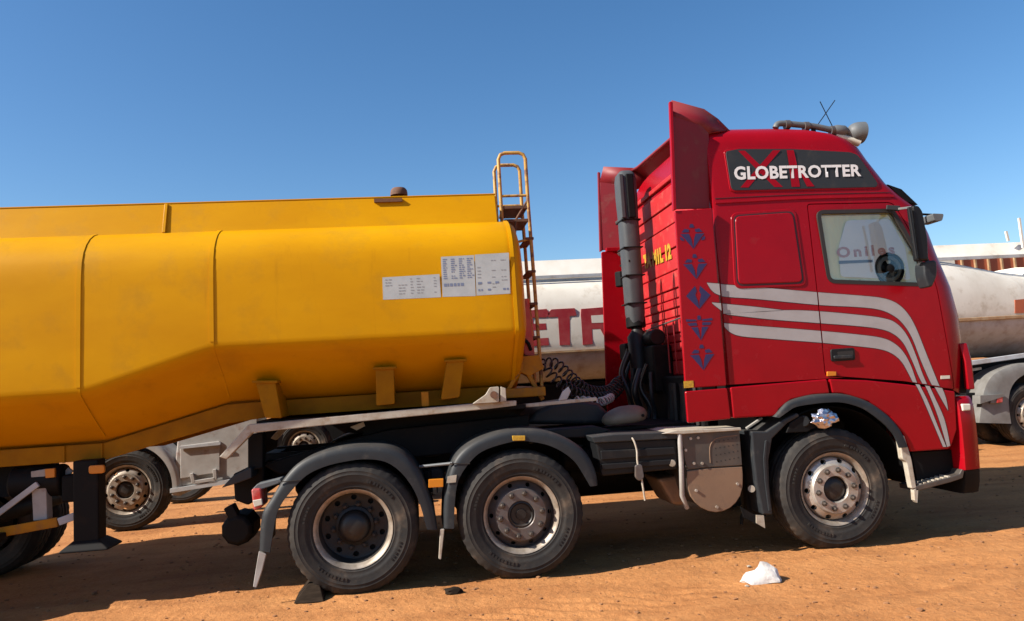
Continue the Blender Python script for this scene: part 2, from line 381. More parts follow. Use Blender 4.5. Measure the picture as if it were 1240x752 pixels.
def disc_mesh(kind):
    if kind == 'front':
        f = [(.106,.014),(.107,-.004),(.112,-.012),(.198,-.012),(.205,-.005),(.211,.010),(.246,.028),(.256,.040),(.262,.058),(.266,.11),(.273,.05)]
        me = solid_disc(f, [(.106,.03),(.190,.03),(.24,.055),(.254,.12)]); return boolean(me, [('DIFFERENCE', holes(10, .238, .019, -.1, .2, R(18), 1.25))])
    if kind == 'mid':
        f = [(.106,.04),(.107,.028),(.112,.022),(.200,.022),(.208,.03),(.216,.06),(.242,.085),(.262,.10),(.268,.14),(.273,.05)]
        me = solid_disc(f, [(.106,.07),(.20,.07),(.24,.12),(.258,.15)]); return boolean(me, [('DIFFERENCE', holes(10, .236, .016, -.1, .25, R(18), 1.2))])
    f = [(.272,.05),(.262,.10),(.258,.165),(.245,.172),(.215,.170),(.19,.175),(.10,.175)]
    me = solid_disc(f, [(.276,.05),(.27,.20),(.10,.20)]); return boolean(me, [('DIFFERENCE', holes(10, .222, .021, .1, .3, 0, 1.1))])
def hub_mesh(kind):
    if kind == 'front': p = [(.0005,.0),(.045,-.002),(.085,.006),(.095,.018),(.1055,.022),(.1055,.06)]
    elif kind == 'mid': p = [(.0005,.03),(.04,.03),(.045,.045),(.08,.045),(.092,.03),(.1055,.035),(.1055,.09)]
    else: p = [(.0005,.055),(.06,.055),(.085,.065),(.105,.08),(.12,.10),(.128,.14),(.15,.15),(.15,.19)]
    return MB().lathe(p, 40).mesh('hub')
NUTR = {'front': (.161,-.012), 'mid': (.170,.022), 'rear': (.168,.168)}
MATS = {'front': ('rim','rimlip','hub','nut','rubberf'), 'mid': ('rimd','rimlip','hub','nut','rubber'), 'rear': ('rimk','rimlip','hub','rimk','rubber'), 'bg': ('rimlip','rimlip','hub','nut','rubberd')}
WPROTO = {}
def make_wheel(kind, parent, loc, rotz=0, style=None, ph=0):
    st = style or kind
    if (kind, st) in WPROTO:
        c = copy_tree(WPROTO[kind,st], parent, Vector(loc)-world_loc(parent), rotz); c.rotation_euler[1] = ph; return c
    md, ml, mh, mn, mr = MATS[st]
    w = bpy.data.objects.new('wheel', disc_mesh(kind)); C.objects.link(w)
    me = w.data; me.materials.clear(); me.materials.append(M[md])
    for p in me.polygons: p.use_smooth = True
    me.set_sharp_from_angle(angle=R(35))
    w.parent = parent; w.location = Vector(loc)-world_loc(parent); w.rotation_euler = (0,ph,rotz)
    def sub(name, me, m, sm, l=(0,0,0), ry=0):
        me = me.copy() if me.users else me
        if not me.materials: me.materials.append(M[m])
        o = bpy.data.objects.new(name, me); C.objects.link(o); o.parent = w; o.location = l; o.rotation_euler = (0,ry,0)
        if sm:
            for p in me.polygons: p.use_smooth = True
            me.set_sharp_from_angle(angle=R(sm))
        return o
    sub('tyre', TY, mr, 40); sub('rim', rim_mesh(kind), ml, 50); sub('hub', hub_mesh(kind), mh, 40); sub('brake_drum', MB().lathe([(.0005,.21),(.255,.21),(.262,.22),(.262,.30),(.0005,.30)], 32).mesh('brake_drum'), 'black', 40)
    nr, ny = NUTR[kind]; nm = NUT.copy(); nm.materials.append(M[mn])
    for k in range(10):
        a = 2*PI*k/10+.2; o = bpy.data.objects.new('lug_nut', nm); C.objects.link(o); o.parent = w; o.location = (nr*math.sin(a), ny, nr*math.cos(a)); o.rotation_euler = (0,a*1.7,0)
    WPROTO[kind,st] = w; return w

# ------------------------------------------------------------------ yellow tanker trailer
TRL = thing('tanker_trailer', 'yellow fuel tank semi-trailer coupled behind the red tractor truck', 'trailer', (-5.5,1.25,0))
def section(x, zc, zb, s=1.0, cz=None):
    half = [(1.25,3.015),(.85,3.01),(.55,2.99),(.35,2.957),(.25,2.925),(.17,2.88),(.105,2.82),(.055,2.75),(.026,2.67),(.012,2.58),(.004,2.49),(-.010,(2.49+zc)/2),(-.020,zc+.045),(-.019,zc+.012),(-.008,zc-.02),(.06,zc-.075),(.15,zc-.145),(.26,zc-.225),(.44,zb+.055),(.62,zb),(.75,zb-.05),(1.25,zb-.06)]
    pts = half+[(2.5-y,z) for y,z in half[-2:0:-1]]
    cz = (2.98+zb)/2 if cz is None else cz
    return [(x, 1.25+(y-1.25)*s, cz+(z-cz)*s) for y,z in pts]
secs = []
for x in (-9.6,-8.5,-7.5,-6.5,-6.0): secs.append(section(x, 1.67, 1.262))
for k in range(1,8):
    t = k/8; secs.append(section(-5.975+t*.965, 1.67+.295*t, 1.262+.25*t))
for x in (-5.0,-4.5,-4.0,-3.4,-2.9,-2.68): secs.append(section(x, 1.965, 1.515))
for dx,s in ((-2.64,.997),(-2.60,.988),(-2.575,.972),(-2.555,.95),(-2.52,.85),(-2.485,.68),(-2.465,.45),(-2.455,.2)): secs.append(section(dx, 1.965, 1.515, s))
tank = obj('tank_barrel', MB().loft(secs), 'yel', TRL, smooth=50)
def rib(x, zc, zb, w=.034, t=.007, name='weld_rib', half_from=3, half_to=13):
    mb = MB(); rings = []
    a = section(x-w/2, zc, zb)[half_from:half_to]; b = section(x+w/2, zc, zb)[half_from:half_to]
    for p,q_ in zip(a,b):
        n_ = Vector((0, p[1]-1.25, (p[2]-2.3)*1.1)).normalized()*t
        rings.append([Vector(p)-n_*.3, Vector(p)+n_, Vector(q_)+n_, Vector(q_)-n_*.3])
    mb.loft(rings); return obj(name, mb, 'yel', TRL, smooth=35)
rib(-5.985, 1.67, 1.262); rib(-5.01, 1.965, 1.515)
# lower weld seams and front flange
for x,zc,zb in ((-5.975,1.67,1.262),(-5.0,1.965,1.515)): rib(x, zc, zb, .012, .004, 'weld_seam', 12, 19)
rib(-2.625, 1.965, 1.515, .03, .007, 'end_flange', 3, 19)
# coaming: two walls and the walkway between
for nm,y0 in (('coaming_wall',.335),('coaming_wall',2.15)):
    dy = .085 if y0 < 1 else -.085; yb = y0-.03 if y0 < 1 else y0+.03
    for xa,xb in ((-9.6,-5.455),(-5.445,-2.695)):
        obj(nm, MB().add([(xa,yb,2.92),(xb,yb,2.92),(xb,yb+.012,2.92),(xa,yb+.012,2.92),(xa,yb+dy,3.206),(xb,yb+dy,3.206),(xb,yb+dy+.012,3.206),(xa,yb+dy+.012,3.206)], [(0,3,2,1),(4,5,6,7),(0,1,5,4),(1,2,6,5),(2,3,7,6),(3,0,4,7)]), 'yel', TRL, bevel=.003)
    y0 = yb+dy
    obj('coaming_lip', MB().box(-9.6,-2.69,y0-.004,y0+.03,3.206,3.218), 'yel', TRL, bevel=.003)
obj('coaming_post', MB().bar((-5.45,.299,2.945),(-5.45,.381,3.204),.026,.012,(0,1,0)), 'yel', TRL, bevel=.003)
obj('coaming_front', MB().box(-2.694,-2.684,.42,2.08,2.97,3.2), 'yel', TRL)
v = (-3.536,0.900,3.381)
mh = MB().lathe([(.0005,.05),(.06,.048),(.075,.03),(.08,0),(.08,-.02)], 20)
mh.v = [(p[0]+v[0], .9+p[2], v[2]-.01+p[1]) for p in mh.v]; obj('manhole_cap', mh, 'rust', TRL, smooth=40)
a = (-3.743,0.370,3.179); b = (-3.503,0.370,3.193)
obj('worn_plate', MB().box(a[0],b[0],.352,.40,a[2]-.018,a[2]+.012), 'rust', TRL)
obj('walkway_grating', MB().box(-9.5,-2.72,.75,1.75,3.10,3.13), 'rust', TRL)
# bottom rail with pieces and saddles
rt = [(-9.6,1.252),(-6.01,1.260),(-5.04,1.512),(-4.69,1.520),(-2.75,1.526)]; rb = [(-9.6,1.112),(-6.0,1.126),(-5.04,1.354),(-4.69,1.387),(-2.75,1.395)]
obj('bottom_rail', MB().prism(rt+rb[::-1], .52, .555), 'yelsh', TRL, bevel=.004)
obj('bottom_rail', MB().prism(rt+rb[::-1], 1.945, 1.98), 'yelsh', TRL, bevel=.004)
for xa in (-6.32,-6.03): obj('rail_stiffener', MB().box(xa-.008,xa+.008,.506,.521,1.122,1.258), 'yelsh', TRL)
for pl in ([(-4.733,1.685),(-4.579,1.675),(-4.536,1.382),(-4.665,1.390)], [(-3.782,1.736),(-3.634,1.734),(-3.641,1.437),(-3.788,1.433)], [(-3.199,1.764),(-3.055,1.763),(-3.112,1.458),(-3.263,1.447)]):
    obj('saddle_bracket', MB().prism(fillet(pl,.012,2), .17, .53), 'yelsh', TRL, bevel=.006)
    obj('saddle_cap', MB().prism([(pl[0][0]-.02,pl[0][1]-.012),(pl[1][0]+.02,pl[1][1]-.012),(pl[1][0]+.02,pl[1][1]+.008),(pl[0][0]-.02,pl[0][1]+.008)], .15,.5), 'yelsh', TRL, bevel=.003)
obj('rail_block', MB().box(*(lambda p: (p[0]-.03,p[0]+.03,.22,.3,p[2]-.02,p[2]+.10))((-3.392,0.250,1.420))), 'yeld', TRL, bevel=.005)
# cream coupler beam, turned down at its rear end
pl = [(-5.022,1.110),(-4.796,1.347),(-3.895,1.374),(-2.870,1.403),(-2.641,1.402),(-2.644,1.361),(-2.873,1.348),(-3.898,1.314),(-4.766,1.280),(-4.967,1.087)]
obj('coupler_beam', MB().prism(pl, .16, .25), 'cream', TRL, bevel=.006)
obj('coupler_beam', MB().prism(pl, 2.25, 2.34), 'cream', TRL, bevel=.006)
obj('coupler_plate', MB().box(-4.75,-2.55,.26,2.24,1.33,1.365), 'black', TRL)
obj('twist_bracket', MB().prism(fillet([(-3.011,1.399),(-2.899,1.467),(-2.861,1.525),(-2.786,1.527),(-2.793,1.399)],.01,2), .10, .155), 'cream', TRL, bevel=.006)
obj('twist_bracket', MB().prism([(-2.772,1.526),(-2.732,1.510),(-2.732,1.402),(-2.780,1.398)], .10, .155), 'cream', TRL, bevel=.004)
obj('bolt', MB().cyl((-2.837,0.060,1.463), (-2.833,0.100,1.463), .03, 12), 'rust', TRL)
obj('front_bar', MB().bar((-2.608,0.300,1.349), (-1.932,0.300,1.369), .05, .03), 'cream', TRL, bevel=.005)
obj('front_bar_lug', MB().prism([(-2.264,1.376),(-2.223,1.451),(-2.170,1.490),(-2.151,1.446),(-2.192,1.378)], .28,.31), 'bgd', TRL, bevel=.006)
obj('frame_crossbeam', MB().box(-2.75,-2.35,.4,2.1,1.42,1.5), 'yeld', TRL, bevel=.008)
# front struts and bracket
obj('front_strut', MB().bar((-2.529,0.450,1.713), (-2.714,0.450,1.422), .05,.035), 'yeld', TRL, bevel=.005)
obj('front_strut', MB().bar((-2.517,0.500,1.684), (-2.366,0.500,1.385), .06,.035), 'yeld', TRL, bevel=.005)
obj('front_bracket', MB().prism([(-2.555,1.774),(-2.378,1.778),(-2.341,1.660),(-2.478,1.595),(-2.563,1.643)], .46,.62), 'yeld', TRL, bevel=.006)
# hose box at the tank front
pl = [(-2.497,2.222),(-2.420,2.249),(-2.397,1.769),(-2.493,1.789)]
obj('hose_locker', MB().prism(fillet(pl,.02,3), .58, .86), 'cloth', TRL, bevel=.012)
obj('locker_knob', MB().cyl((-2.441,0.660,2.299), (-2.438,0.660,2.224), .035, 12), 'cloth', TRL, smooth=40, bevel=.004)
obj('locker_latch', MB().tube([(-2.507,0.560,1.950),(-2.453,0.550,1.887),(-2.431,0.570,1.828)], .015, 8), 'black', TRL)
# ladder
LX, LR, LT = -2.345, -2.60, 3.69
for y in (.75,1.15):
    top = [(LR,y,2.96),(LR,y,LT-.06),(LR+.02,y,LT-.017),(LR+.06,y,LT),(LX-.06,y,LT),(LX-.02,y,LT-.017),(LX,y,LT-.06),(LX,y,3.2),(LX+.012,y,2.4),(LX+.02,y,1.5)]
    obj('ladder_stile', MB().tube(top, .017, 10), 'ladder', TRL, smooth=60)
    obj('ladder_guard', MB().tube([(LR,y,3.28),(LX,y,3.28)], .013, 8), 'ladder', TRL, smooth=60)
    obj('ladder_brace', MB().tube([(LX,y,3.24),(LX-.12,y,3.06),(LX-.15,y,2.86)], .011, 8), 'rust', TRL, smooth=60)
    obj('ladder_stay', MB().tube([(LX,y,2.87),(-2.52,y,2.83)], .012, 8), 'ladder', TRL, smooth=60)
for z in (2.87,2.56,2.26,1.95,1.66): obj('ladder_rung', MB().box(LX-.045,LX+.03,.73,1.17,z-.012,z+.012), 'rust', TRL, bevel=.004)
obj('ladder_tread', MB().box(LR+.02,LX-.01,.74,1.16,3.155,3.185), 'rust', TRL, bevel=.004)
obj('ladder_tread', MB().box(LR+.02,LX-.01,.74,1.16,3.03,3.06), 'rust', TRL, bevel=.004)
# paper notices stuck on the tank side
def sideplate(pl, name):
    return obj(name, MB().prism(pl, -.0085, -.004), 'paper', TRL)
def prints(par, x0, x1, z0, z1, rows, m, cols, h=.5, seed=1, skip=.2):
    rnd = random.Random(seed); mb = MB(); dz = (z1-z0)/rows
    for r in range(rows):
        for c0,c1 in cols:
            if rnd.random() < skip: continue
            a = x0+(x1-x0)*c0; b = x0+(x1-x0)*(c0+(c1-c0)*rnd.uniform(.55,1)); z = z0+(r+.5)*dz+.0045*(a-x0); x = a
            while x < b-.006:
                w = rnd.uniform(.012,.035); e = min(b, x+w); mb.add([(x,-.0095,z-dz*h/2),(e,-.0095,z-dz*h/2),(e,-.0095,z+dz*h/2),(x,-.0095,z+dz*h/2)], [(0,1,2,3)]); x = e+rnd.uniform(.004,.010)
    o = obj('print', mb, m, par); o['kind'] = 'stuff'; return o
pa = [(-3.687,2.455),(-3.230,2.463),(-3.227,2.274),(-3.689,2.275)]; n1 = sideplate(pa, 'notice_sheet')
n1['label'] = 'small pale notice with grey rows'
prints(n1, pa[0][0]+.02, pa[1][0]-.02, pa[3][1]+.03, pa[0][1]-.01, 6, 'inkg', ((0,.2),(.25,.42),(.48,.55),(.6,.75),(.93,.98)), .28, 3, .3)
pb = [(-3.210,2.604),(-2.940,2.608),(-2.945,2.271),(-3.213,2.276)]; n2 = sideplate(pb, 'notice_sheet')
prints(n2, pb[0][0]+.012, pb[1][0]-.008, pb[3][1]+.14, pb[0][1]-.015, 10, 'ink', ((0,.18),(.26,.45),(.52,.72),(.78,1)), .55, 5, .06)
prints(n2, pb[0][0]+.012, pb[1][0]-.008, pb[3][1]+.07, pb[3][1]+.12, 1, 'ink', ((0,.7),), .5, 6, 0)
pc = [(-2.933,2.611),(-2.653,2.617),(-2.660,2.278),(-2.938,2.274)]; n3 = sideplate(pc, 'notice_sheet')
prints(n3, pc[0][0]+.012, pc[1][0]-.008, pc[3][1]+.05, pc[0][1]-.012, 10, 'inkg', ((0,.18),(.45,.62),(.75,1)), .25, 8, .45)
prints(n3, pc[0][0]+.012, pc[1][0]-.008, pc[3][1]+.015, pc[3][1]+.13, 2, 'ink', ((0,.22),(.3,.5),(.55,.72),(.78,1)), .28, 9, .1)
# undercarriage at the left
leg = obj('landing_leg', MB().box(-6.19,-6.0,.36,.52,.50,1.14), 'black', TRL, bevel=.012)
obj('landing_foot', MB().loft([[(-6.19,.36,.52),(-6.0,.36,.52),(-6.0,.54,.52),(-6.19,.54,.52)],[(-6.27,.30,.455),(-5.91,.30,.455),(-5.91,.60,.455),(-6.27,.60,.455)],[(-6.27,.30,.44),(-5.91,.30,.44),(-5.91,.60,.44),(-6.27,.60,.44)]]), 'black', leg, bevel=.008)
obj('side_marker', MB().prism(fillet([(-6.059,1.100),(-5.942,1.098),(-5.942,1.033),(-6.059,1.035)],.02,3), .33, .36), 'amber', leg, bevel=.006)
obj('side_post', MB().prism([(-6.566,1.073),(-6.454,1.085),(-6.443,0.685),(-6.548,0.681)], .5, .6), 'bggrey', TRL, bevel=.006)
obj('side_marker', MB().prism([(-6.447,1.087),(-6.372,1.088),(-6.372,1.016),(-6.441,1.015)], .47, .5), 'amber', TRL, bevel=.004)
gb = obj('guard_bar', MB().bar((-6.846,0.460,0.610), (-6.345,0.460,0.665), .03,.075), 'yeld', TRL, bevel=.005)  # dirty yellow, picked darker so the colour carries the trailer's shade
obj('guard_bar', MB().bar((-6.339,0.460,0.664), (-6.169,0.500,0.715), .03,.06), 'bgd', TRL, bevel=.005)
obj('side_strut', MB().bar((-6.814,0.480,0.751), (-6.501,0.480,0.973), .025,.045), 'bgd', TRL, bevel=.004)  # white strut painted grey to look shaded by the trailer
obj('side_strut', MB().bar((-6.465,0.620,0.885), (-6.312,0.620,1.061), .025,.05), 'bggrey', TRL, bevel=.004)
obj('air_line', MB().tube(smooth_line([(-6.147,0.500,1.088),(-6.186,0.500,0.986),(-6.205,0.500,0.921),(-6.193,0.500,0.828),(-6.198,0.480,0.740),(-6.167,0.480,0.699)],5), .012, 8), 'hosew', TRL, smooth=60)
obj('valve_block', MB().box(*(lambda p: (p[0]-.09,p[0]+.08,.5,.62,p[2]-.12,p[2]+.1))((-6.249,0.500,0.925))), 'black', TRL, bevel=.02)
obj('air_tank', MB().cyl((-6.75,.62,.98),(-6.35,.62,.98), .13, 24), 'black', TRL, smooth=40, bevel=.02)
obj('cross_tube', MB().cyl((-6.9,.55,.72),(-6.9,2.0,.72), .07, 16), 'black', TRL, smooth=40)
obj('chassis_rail', MB().box(-9.6,-6.8,.75,.87,.86,1.2), 'black', TRL); obj('chassis_rail', MB().box(-9.6,-6.9,1.63,1.75,.86,1.2), 'black', TRL)
obj('mud_guard', MB().box(-7.3,-6.72,.12,.5,.56,.62), 'black', TRL, bevel=.01)
for y,rz in ((0.0,0),(2.5,PI)): make_wheel('mid', TRL, (-7.62,y,ZC), rz)
make_wheel('mid', TRL, (-7.62,2.14,ZC), PI)
obj('axle', MB().cyl((-7.62,.1,.5),(-7.62,2.4,.5), .07, 16), 'black', TRL, smooth=40)

# ------------------------------------------------------------------ red tractor truck
TRK = thing('tractor_truck', 'red three-axle tractor truck with tall sleeper cab and white side stripes', 'truck', (-1.3,1.25,0))
XM, XR = -2.674, -3.996
def lerp_tab(tab, z):
    if z <= tab[0][0]: return tab[0][1]
    for (a,u),(b,v) in zip(tab, tab[1:]):
        if z <= b: return u+(v-u)*(z-a)/(b-a)
    return tab[-1][1]
XF = [(1.1,1.36),(1.42,1.42),(1.66,1.455),(1.90,1.455),(2.17,1.41),(2.49,1.31),(2.67,1.265),(2.90,1.18),(3.0,1.06),(3.14,.915),(3.365,.767),(3.49,.70),(3.56,.625),(3.62,.51),(3.67,.34),(3.71,.12),(3.74,-.08),(3.755,-.2)]
YI = [(1.1,.02),(2.2,.02),(2.95,.045),(3.4,.075),(3.55,.092),(3.62,.12),(3.67,.17),(3.71,.25),(3.737,.37),(3.755,.56)]
XRR = -.85
def side_y(x, z):
    xf, yi, rc = lerp_tab(XF,z), lerp_tab(YI,z), .26
    c = xf-rc
    if x <= c: return yi
    u = min(1, (x-c)/rc); return yi+rc*(1-math.sqrt(max(0,1-u*u)))
def cab_ring(z, inset=0.0, zz=None):
    xf, yi, rc = lerp_tab(XF,z)-inset, lerp_tab(YI,z)+inset, .26
    xr = XRR+inset
    if z > 3.5: xr += (z-3.5)*.3
    n = []
    near = [(xr,yi+.04),(xr+.012,yi+.012),(xr+.04,yi)]+[(xr+.04+(xf-rc-xr-.04)*k/6, yi) for k in range(1,6)]
    cor = [(xf-rc+rc*math.sin(k*PI/16), yi+rc-rc*math.cos(k*PI/16)) for k in range(0,9)]
    mid = [(xf+.05*math.sin(PI*t)*min(1,(3.755-z)/.3), yi+rc+(2.5-2*(yi+rc))*t) for t in (.17,.33,.5)]
    half = near+cor+mid[:2]
    pts = half+[mid[2]]+[(x,2.5-y) for x,y in half[::-1]]
    return [(x,y,z if zz is None else zz) for x,y in pts]
zs = [1.15,1.3,1.42,1.55,1.7,1.9,2.0,2.17,2.33,2.49,2.67,2.8,2.9,2.95,3.0,3.07,3.14,3.25,3.365,3.43,3.49,3.53,3.56,3.59,3.62,3.645,3.67,3.69,3.71,3.725,3.737,3.747,3.755]
outer = MB().loft([cab_ring(z) for z in zs]).mesh('o')
zi = [1.52,1.9,2.17,2.49,2.9,3.14,3.365,3.49,3.54]
inner = MB().loft([cab_ring(z,.05) for z in zi]).mesh('i')
win = fillet([(0.103,2.878),(0.807,2.870),(1.025,2.423),(1.014,2.194),(0.140,2.261)], [.05,.04,.08,.03,.06], 4)
winp = MB().prism(win, -.3, .3).mesh('w')
winf = MB().prism(win, 2.2, 2.8).mesh('w')
wsh = MB().add([(.9,.28,2.03),(1.9,.28,2.03),(1.9,2.22,2.03),(.9,2.22,2.03),(.9,.30,2.86),(1.9,.30,2.86),(1.9,2.20,2.86),(.9,2.20,2.86)], [(0,3,2,1),(4,5,6,7),(0,1,5,4),(1,2,6,5),(2,3,7,6),(3,0,4,7)]).mesh('ws')
lowcut = MB().prism([(-2,1.425),(.25,1.425),(.75,1.36),(1.16,1.268),(1.3,1.22),(2,1.2),(2,.5),(-2,.5)], -1,4).mesh('lc')
shell = boolean(outer, [('DIFFERENCE', lowcut), ('DIFFERENCE', inner), ('DIFFERENCE', winp), ('DIFFERENCE', winf), ('DIFFERENCE', wsh)])
door_pl = fillet([(.02,2.955),(0.827,2.946),(0.900,2.816),(1.083,2.405),(1.146,2.186),(1.215,1.257),(0.778,1.340),(0.399,1.399),(.02,1.452)], [.03,.05,.05,.1,.1,.03,.1,.1,.03], 3)
dcut = MB().prism(offset_poly(door_pl,.0045), -.4, .085).mesh('d'); dint = MB().prism(offset_poly(door_pl,-.0045), -.4, .085).mesh('d')
def red_skin(me, name, parent, m='red'):
    me.materials.clear(); me.materials.append(M[m]); o = bpy.data.objects.new(name, me); C.objects.link(o)
    for p in me.polygons: p.use_smooth = True; p.material_index = 0
    me.set_sharp_from_angle(angle=R(28))
    w = o.modifiers.new('wn', 'WEIGHTED_NORMAL'); w.keep_sharp = True
    o.parent = parent; o.matrix_parent_inverse = Matrix.Translation(-world_loc(parent)); return o
cab = red_skin(boolean(shell.copy(), [('DIFFERENCE', dcut)]), 'cab_shell', TRK)
door = red_skin(boolean(shell, [('INTERSECT', dint)]), 'door', TRK)
def conform(mb, off):
    mb.v = [(x, side_y(x,z)-off, z) for x,y,z in mb.v]; return mb
def plate(pl, name, m, parent, off=.0, th=.006, bevel=.003, sub=None):
    """a plate following the cab side"""
    mb = MB().prism(pl, 0, 1); mb.v = [(x, side_y(x,z)-off-(th if y < .5 else -.004), z) for x,y,z in mb.v]
    return obj(name, mb, m, parent, bevel=bevel, smooth=35)
# swage lines: drip rail above the door, crease below the roof panel
def moulding(pts, name, w=.016, t=.008, m='red', parent=cab):
    P = smooth_line(pts, 4) if len(pts) > 2 else resample(pts, 12); rings = []
    for x,z in P:
        y = side_y(x,z); rings.append([(x,y+.002,z-w/2),(x,y-t,z-w/4),(x,y-t,z+w/4),(x,y+.002,z+w/2)])
    return obj(name, MB().loft(rings), m, parent, smooth=50)
moulding([(-0.821,2.991),(-0.107,3.006),(0.437,3.005),(0.848,3.001)], 'drip_rail', .022, .010)
moulding([(-0.817,3.031),(-0.103,3.043),(0.441,3.042),(0.836,3.039)], 'drip_rail', .008, .004, 'pin')
# storage hatch
hp = [(-0.661,2.865),(-0.129,2.884),(-0.107,2.264),(-0.693,2.268)]
plate(fillet(offset_poly(hp,.035),.07,5), 'hatch_frame', 'red', cab, 0, .007, .006)
plate(fillet(offset_poly(hp,.012),.06,5), 'hatch_gap', 'pin', cab, .004, .0045, 0)
plate(fillet(hp,.055,5), 'storage_hatch', 'red', cab, .002, .013, .008)
# roof panel with lettering
rp = [(-0.678,3.453),(-0.555,3.473),(-0.056,3.462),(0.488,3.420),(0.564,3.396),(0.710,3.128),(0.690,3.090),(-0.664,3.098)]
rim_ = plate(fillet(offset_poly(rp,.014),[.03,.02,.02,.02,.03,.05,.02,.04],4), 'panel_frame', 'red', cab, 0, .008, .004)
panel = plate(fillet(rp,[.03,.02,.02,.02,.03,.05,.02,.04],4), 'name_panel', 'decal', cab, .003, .009, .002)
def panel_shape(polys, name, m, off):
    mb = MB()
    for i,pl in enumerate(polys): obj(name, conform(MB().add([(x,0,z) for x,z in pl], [tuple(range(len(pl)))]), off+.0006*i), m, panel)
panel_shape([[(-0.562,3.457),(-0.498,3.456),(-0.191,3.114),(-0.270,3.116)],
             [(-0.240,3.454),(-0.169,3.453),(-0.509,3.119),(-0.583,3.121)],
             [(-0.112,3.452),(-0.046,3.450),(-0.038,3.337),(-0.034,3.112),(-0.112,3.114),(-0.109,3.339)],
             [(-0.038,3.304),(-0.022,3.308),(0.103,3.111),(0.030,3.113)]], 'panel_emblem', 'red', .0135)
LET = [(-0.626,3.189),(0.558,3.192)]
tm = text_mesh('GLOBETROTTER', 1, .034, .06, 1.04)
xs = [v.co.x for v in tm.vertices]; zs_ = [v.co.y for v in tm.vertices]; x0, x1, z0, z1 = min(xs), max(xs), min(zs_), max(zs_)
H = .118
for v in tm.vertices:
    u = (v.co.x-x0)/(x1-x0); x = LET[0][0]+(LET[1][0]-LET[0][0])*u; z = LET[0][1]+(LET[1][1]-LET[0][1])*u+H*(v.co.y-z0)/(z1-z0)*(1.05-.1*u)
    v.co = (x, side_y(x,z)-.0165, z)
obj('name_lettering', tm, 'white', panel)
# stripes
def stripe(up, lo, name):
    U_, L_ = resample(smooth_line(up,4), 110), resample(smooth_line(lo,4), 110)
    for nm,m,g,off in (('stripe_outline','pin',.005,.0012),('stripe','stripe',0,.0024)):
        up3 = []; lo3 = []
        for i,(a,b) in enumerate(zip(U_,L_)):
            d = Vector(a)-Vector(b); d = d.normalized()*g if d.length > 1e-6 else Vector((0,g))
            up3.append((a[0]+d.x,0,a[1]+d.y)); lo3.append((b[0]-d.x,0,b[1]-d.y))
        # pieces on the deflector, the sleeper side, the door and the lower panel
        for x0,x1,z0,z1,par in ((-3,-.868,1.5,9,TRK),(-.846,.0145,1.4,9,cab),(.0255,3,None,9,door),(.0255,3,0,None,TRK)):
            bm = bmesh.new(); vs_ = [bm.verts.new(p) for p in up3+lo3]; n = len(up3)
            for i in range(n-1): bm.faces.new((vs_[i],vs_[i+1],vs_[n+i+1],vs_[n+i]))
            cuts = [((x0,0,0),(-1,0,0)),((x1,0,0),(1,0,0))]
            zl = [(.02,1.452),(.36,1.436),(.76,1.373),(1.17,1.270)]          # lower edge of the door
            sl = Vector((.81,0,-.166)).normalized(); nr_ = Vector((-sl.z,0,sl.x))
            if nr_.z < 0: nr_ = -nr_
            if z0 is None: cuts.append((tuple(Vector((.36,0,1.436))+nr_*.0*0+Vector((0,0,.006))), tuple(-nr_)))
            if z1 is None: cuts.append((tuple(Vector((.36,0,1.436))-Vector((0,0,.010))), tuple(nr_)))
            for co,no in cuts:
                bmesh.ops.bisect_plane(bm, geom=bm.verts[:]+bm.edges[:]+bm.faces[:], plane_co=co, plane_no=no, clear_outer=True)
            if bm.faces:
                for v in bm.verts:
                    x, z = v.co.x, v.co.z
                    v.co.y = (-.0005 if x1 < -.5 else -.0025 if z1 is None else side_y(x,z))-off
                me = bpy.data.meshes.new(nm); bm.to_mesh(me); obj(nm, me, m, par)
            bm.free()
stripe([(-0.977,2.295),(-0.525,2.240),(0.010,2.172),(0.369,2.129),(0.602,2.096),(0.739,2.046),(0.836,1.952),(0.904,1.815),(0.974,1.589),(1.043,1.365),(1.095,1.203),(1.105,1.087)],
       [(-0.974,2.286),(-0.881,2.186),(-0.535,2.138),(0.010,2.062),(0.381,2.025),(0.578,1.993),(0.703,1.936),(0.789,1.854),(0.858,1.728),(0.918,1.526),(0.990,1.324),(1.103,1.085)], 's1')
stripe([(-0.817,2.023),(-0.317,2.030),(0.016,2.005),(0.373,1.957),(0.594,1.919),(0.719,1.869),(0.813,1.753),(0.876,1.573),(0.917,1.416),(0.980,1.237),(1.060,1.013),(1.087,0.783)],
       [(-0.818,2.019),(-0.438,1.959),(0.005,1.904),(0.363,1.860),(0.571,1.823),(0.685,1.775),(0.770,1.689),(0.835,1.531),(0.879,1.396),(0.935,1.261),(1.004,1.039),(1.058,0.774)], 's2')
stripe([(-0.869,1.948),(-0.557,1.907),(0.021,1.834),(0.355,1.786),(0.563,1.748),(0.676,1.698),(0.761,1.612),(0.818,1.488),(0.860,1.332),(0.924,1.175),(0.993,0.952),(1.050,0.775)],
       [(-0.867,1.942),(-0.755,1.841),(-0.454,1.793),(0.011,1.734),(0.344,1.685),(0.529,1.653),(0.642,1.612),(0.729,1.537),(0.787,1.424),(0.824,1.334),(0.880,1.199),(1.020,0.777)], 's3')
stripe([(-0.947,2.125),(-0.765,2.101),(-0.541,2.069),(-0.312,2.031)], [(-0.946,2.118),(-0.860,2.045),(-0.817,2.026),(-0.312,2.027)], 's2b')
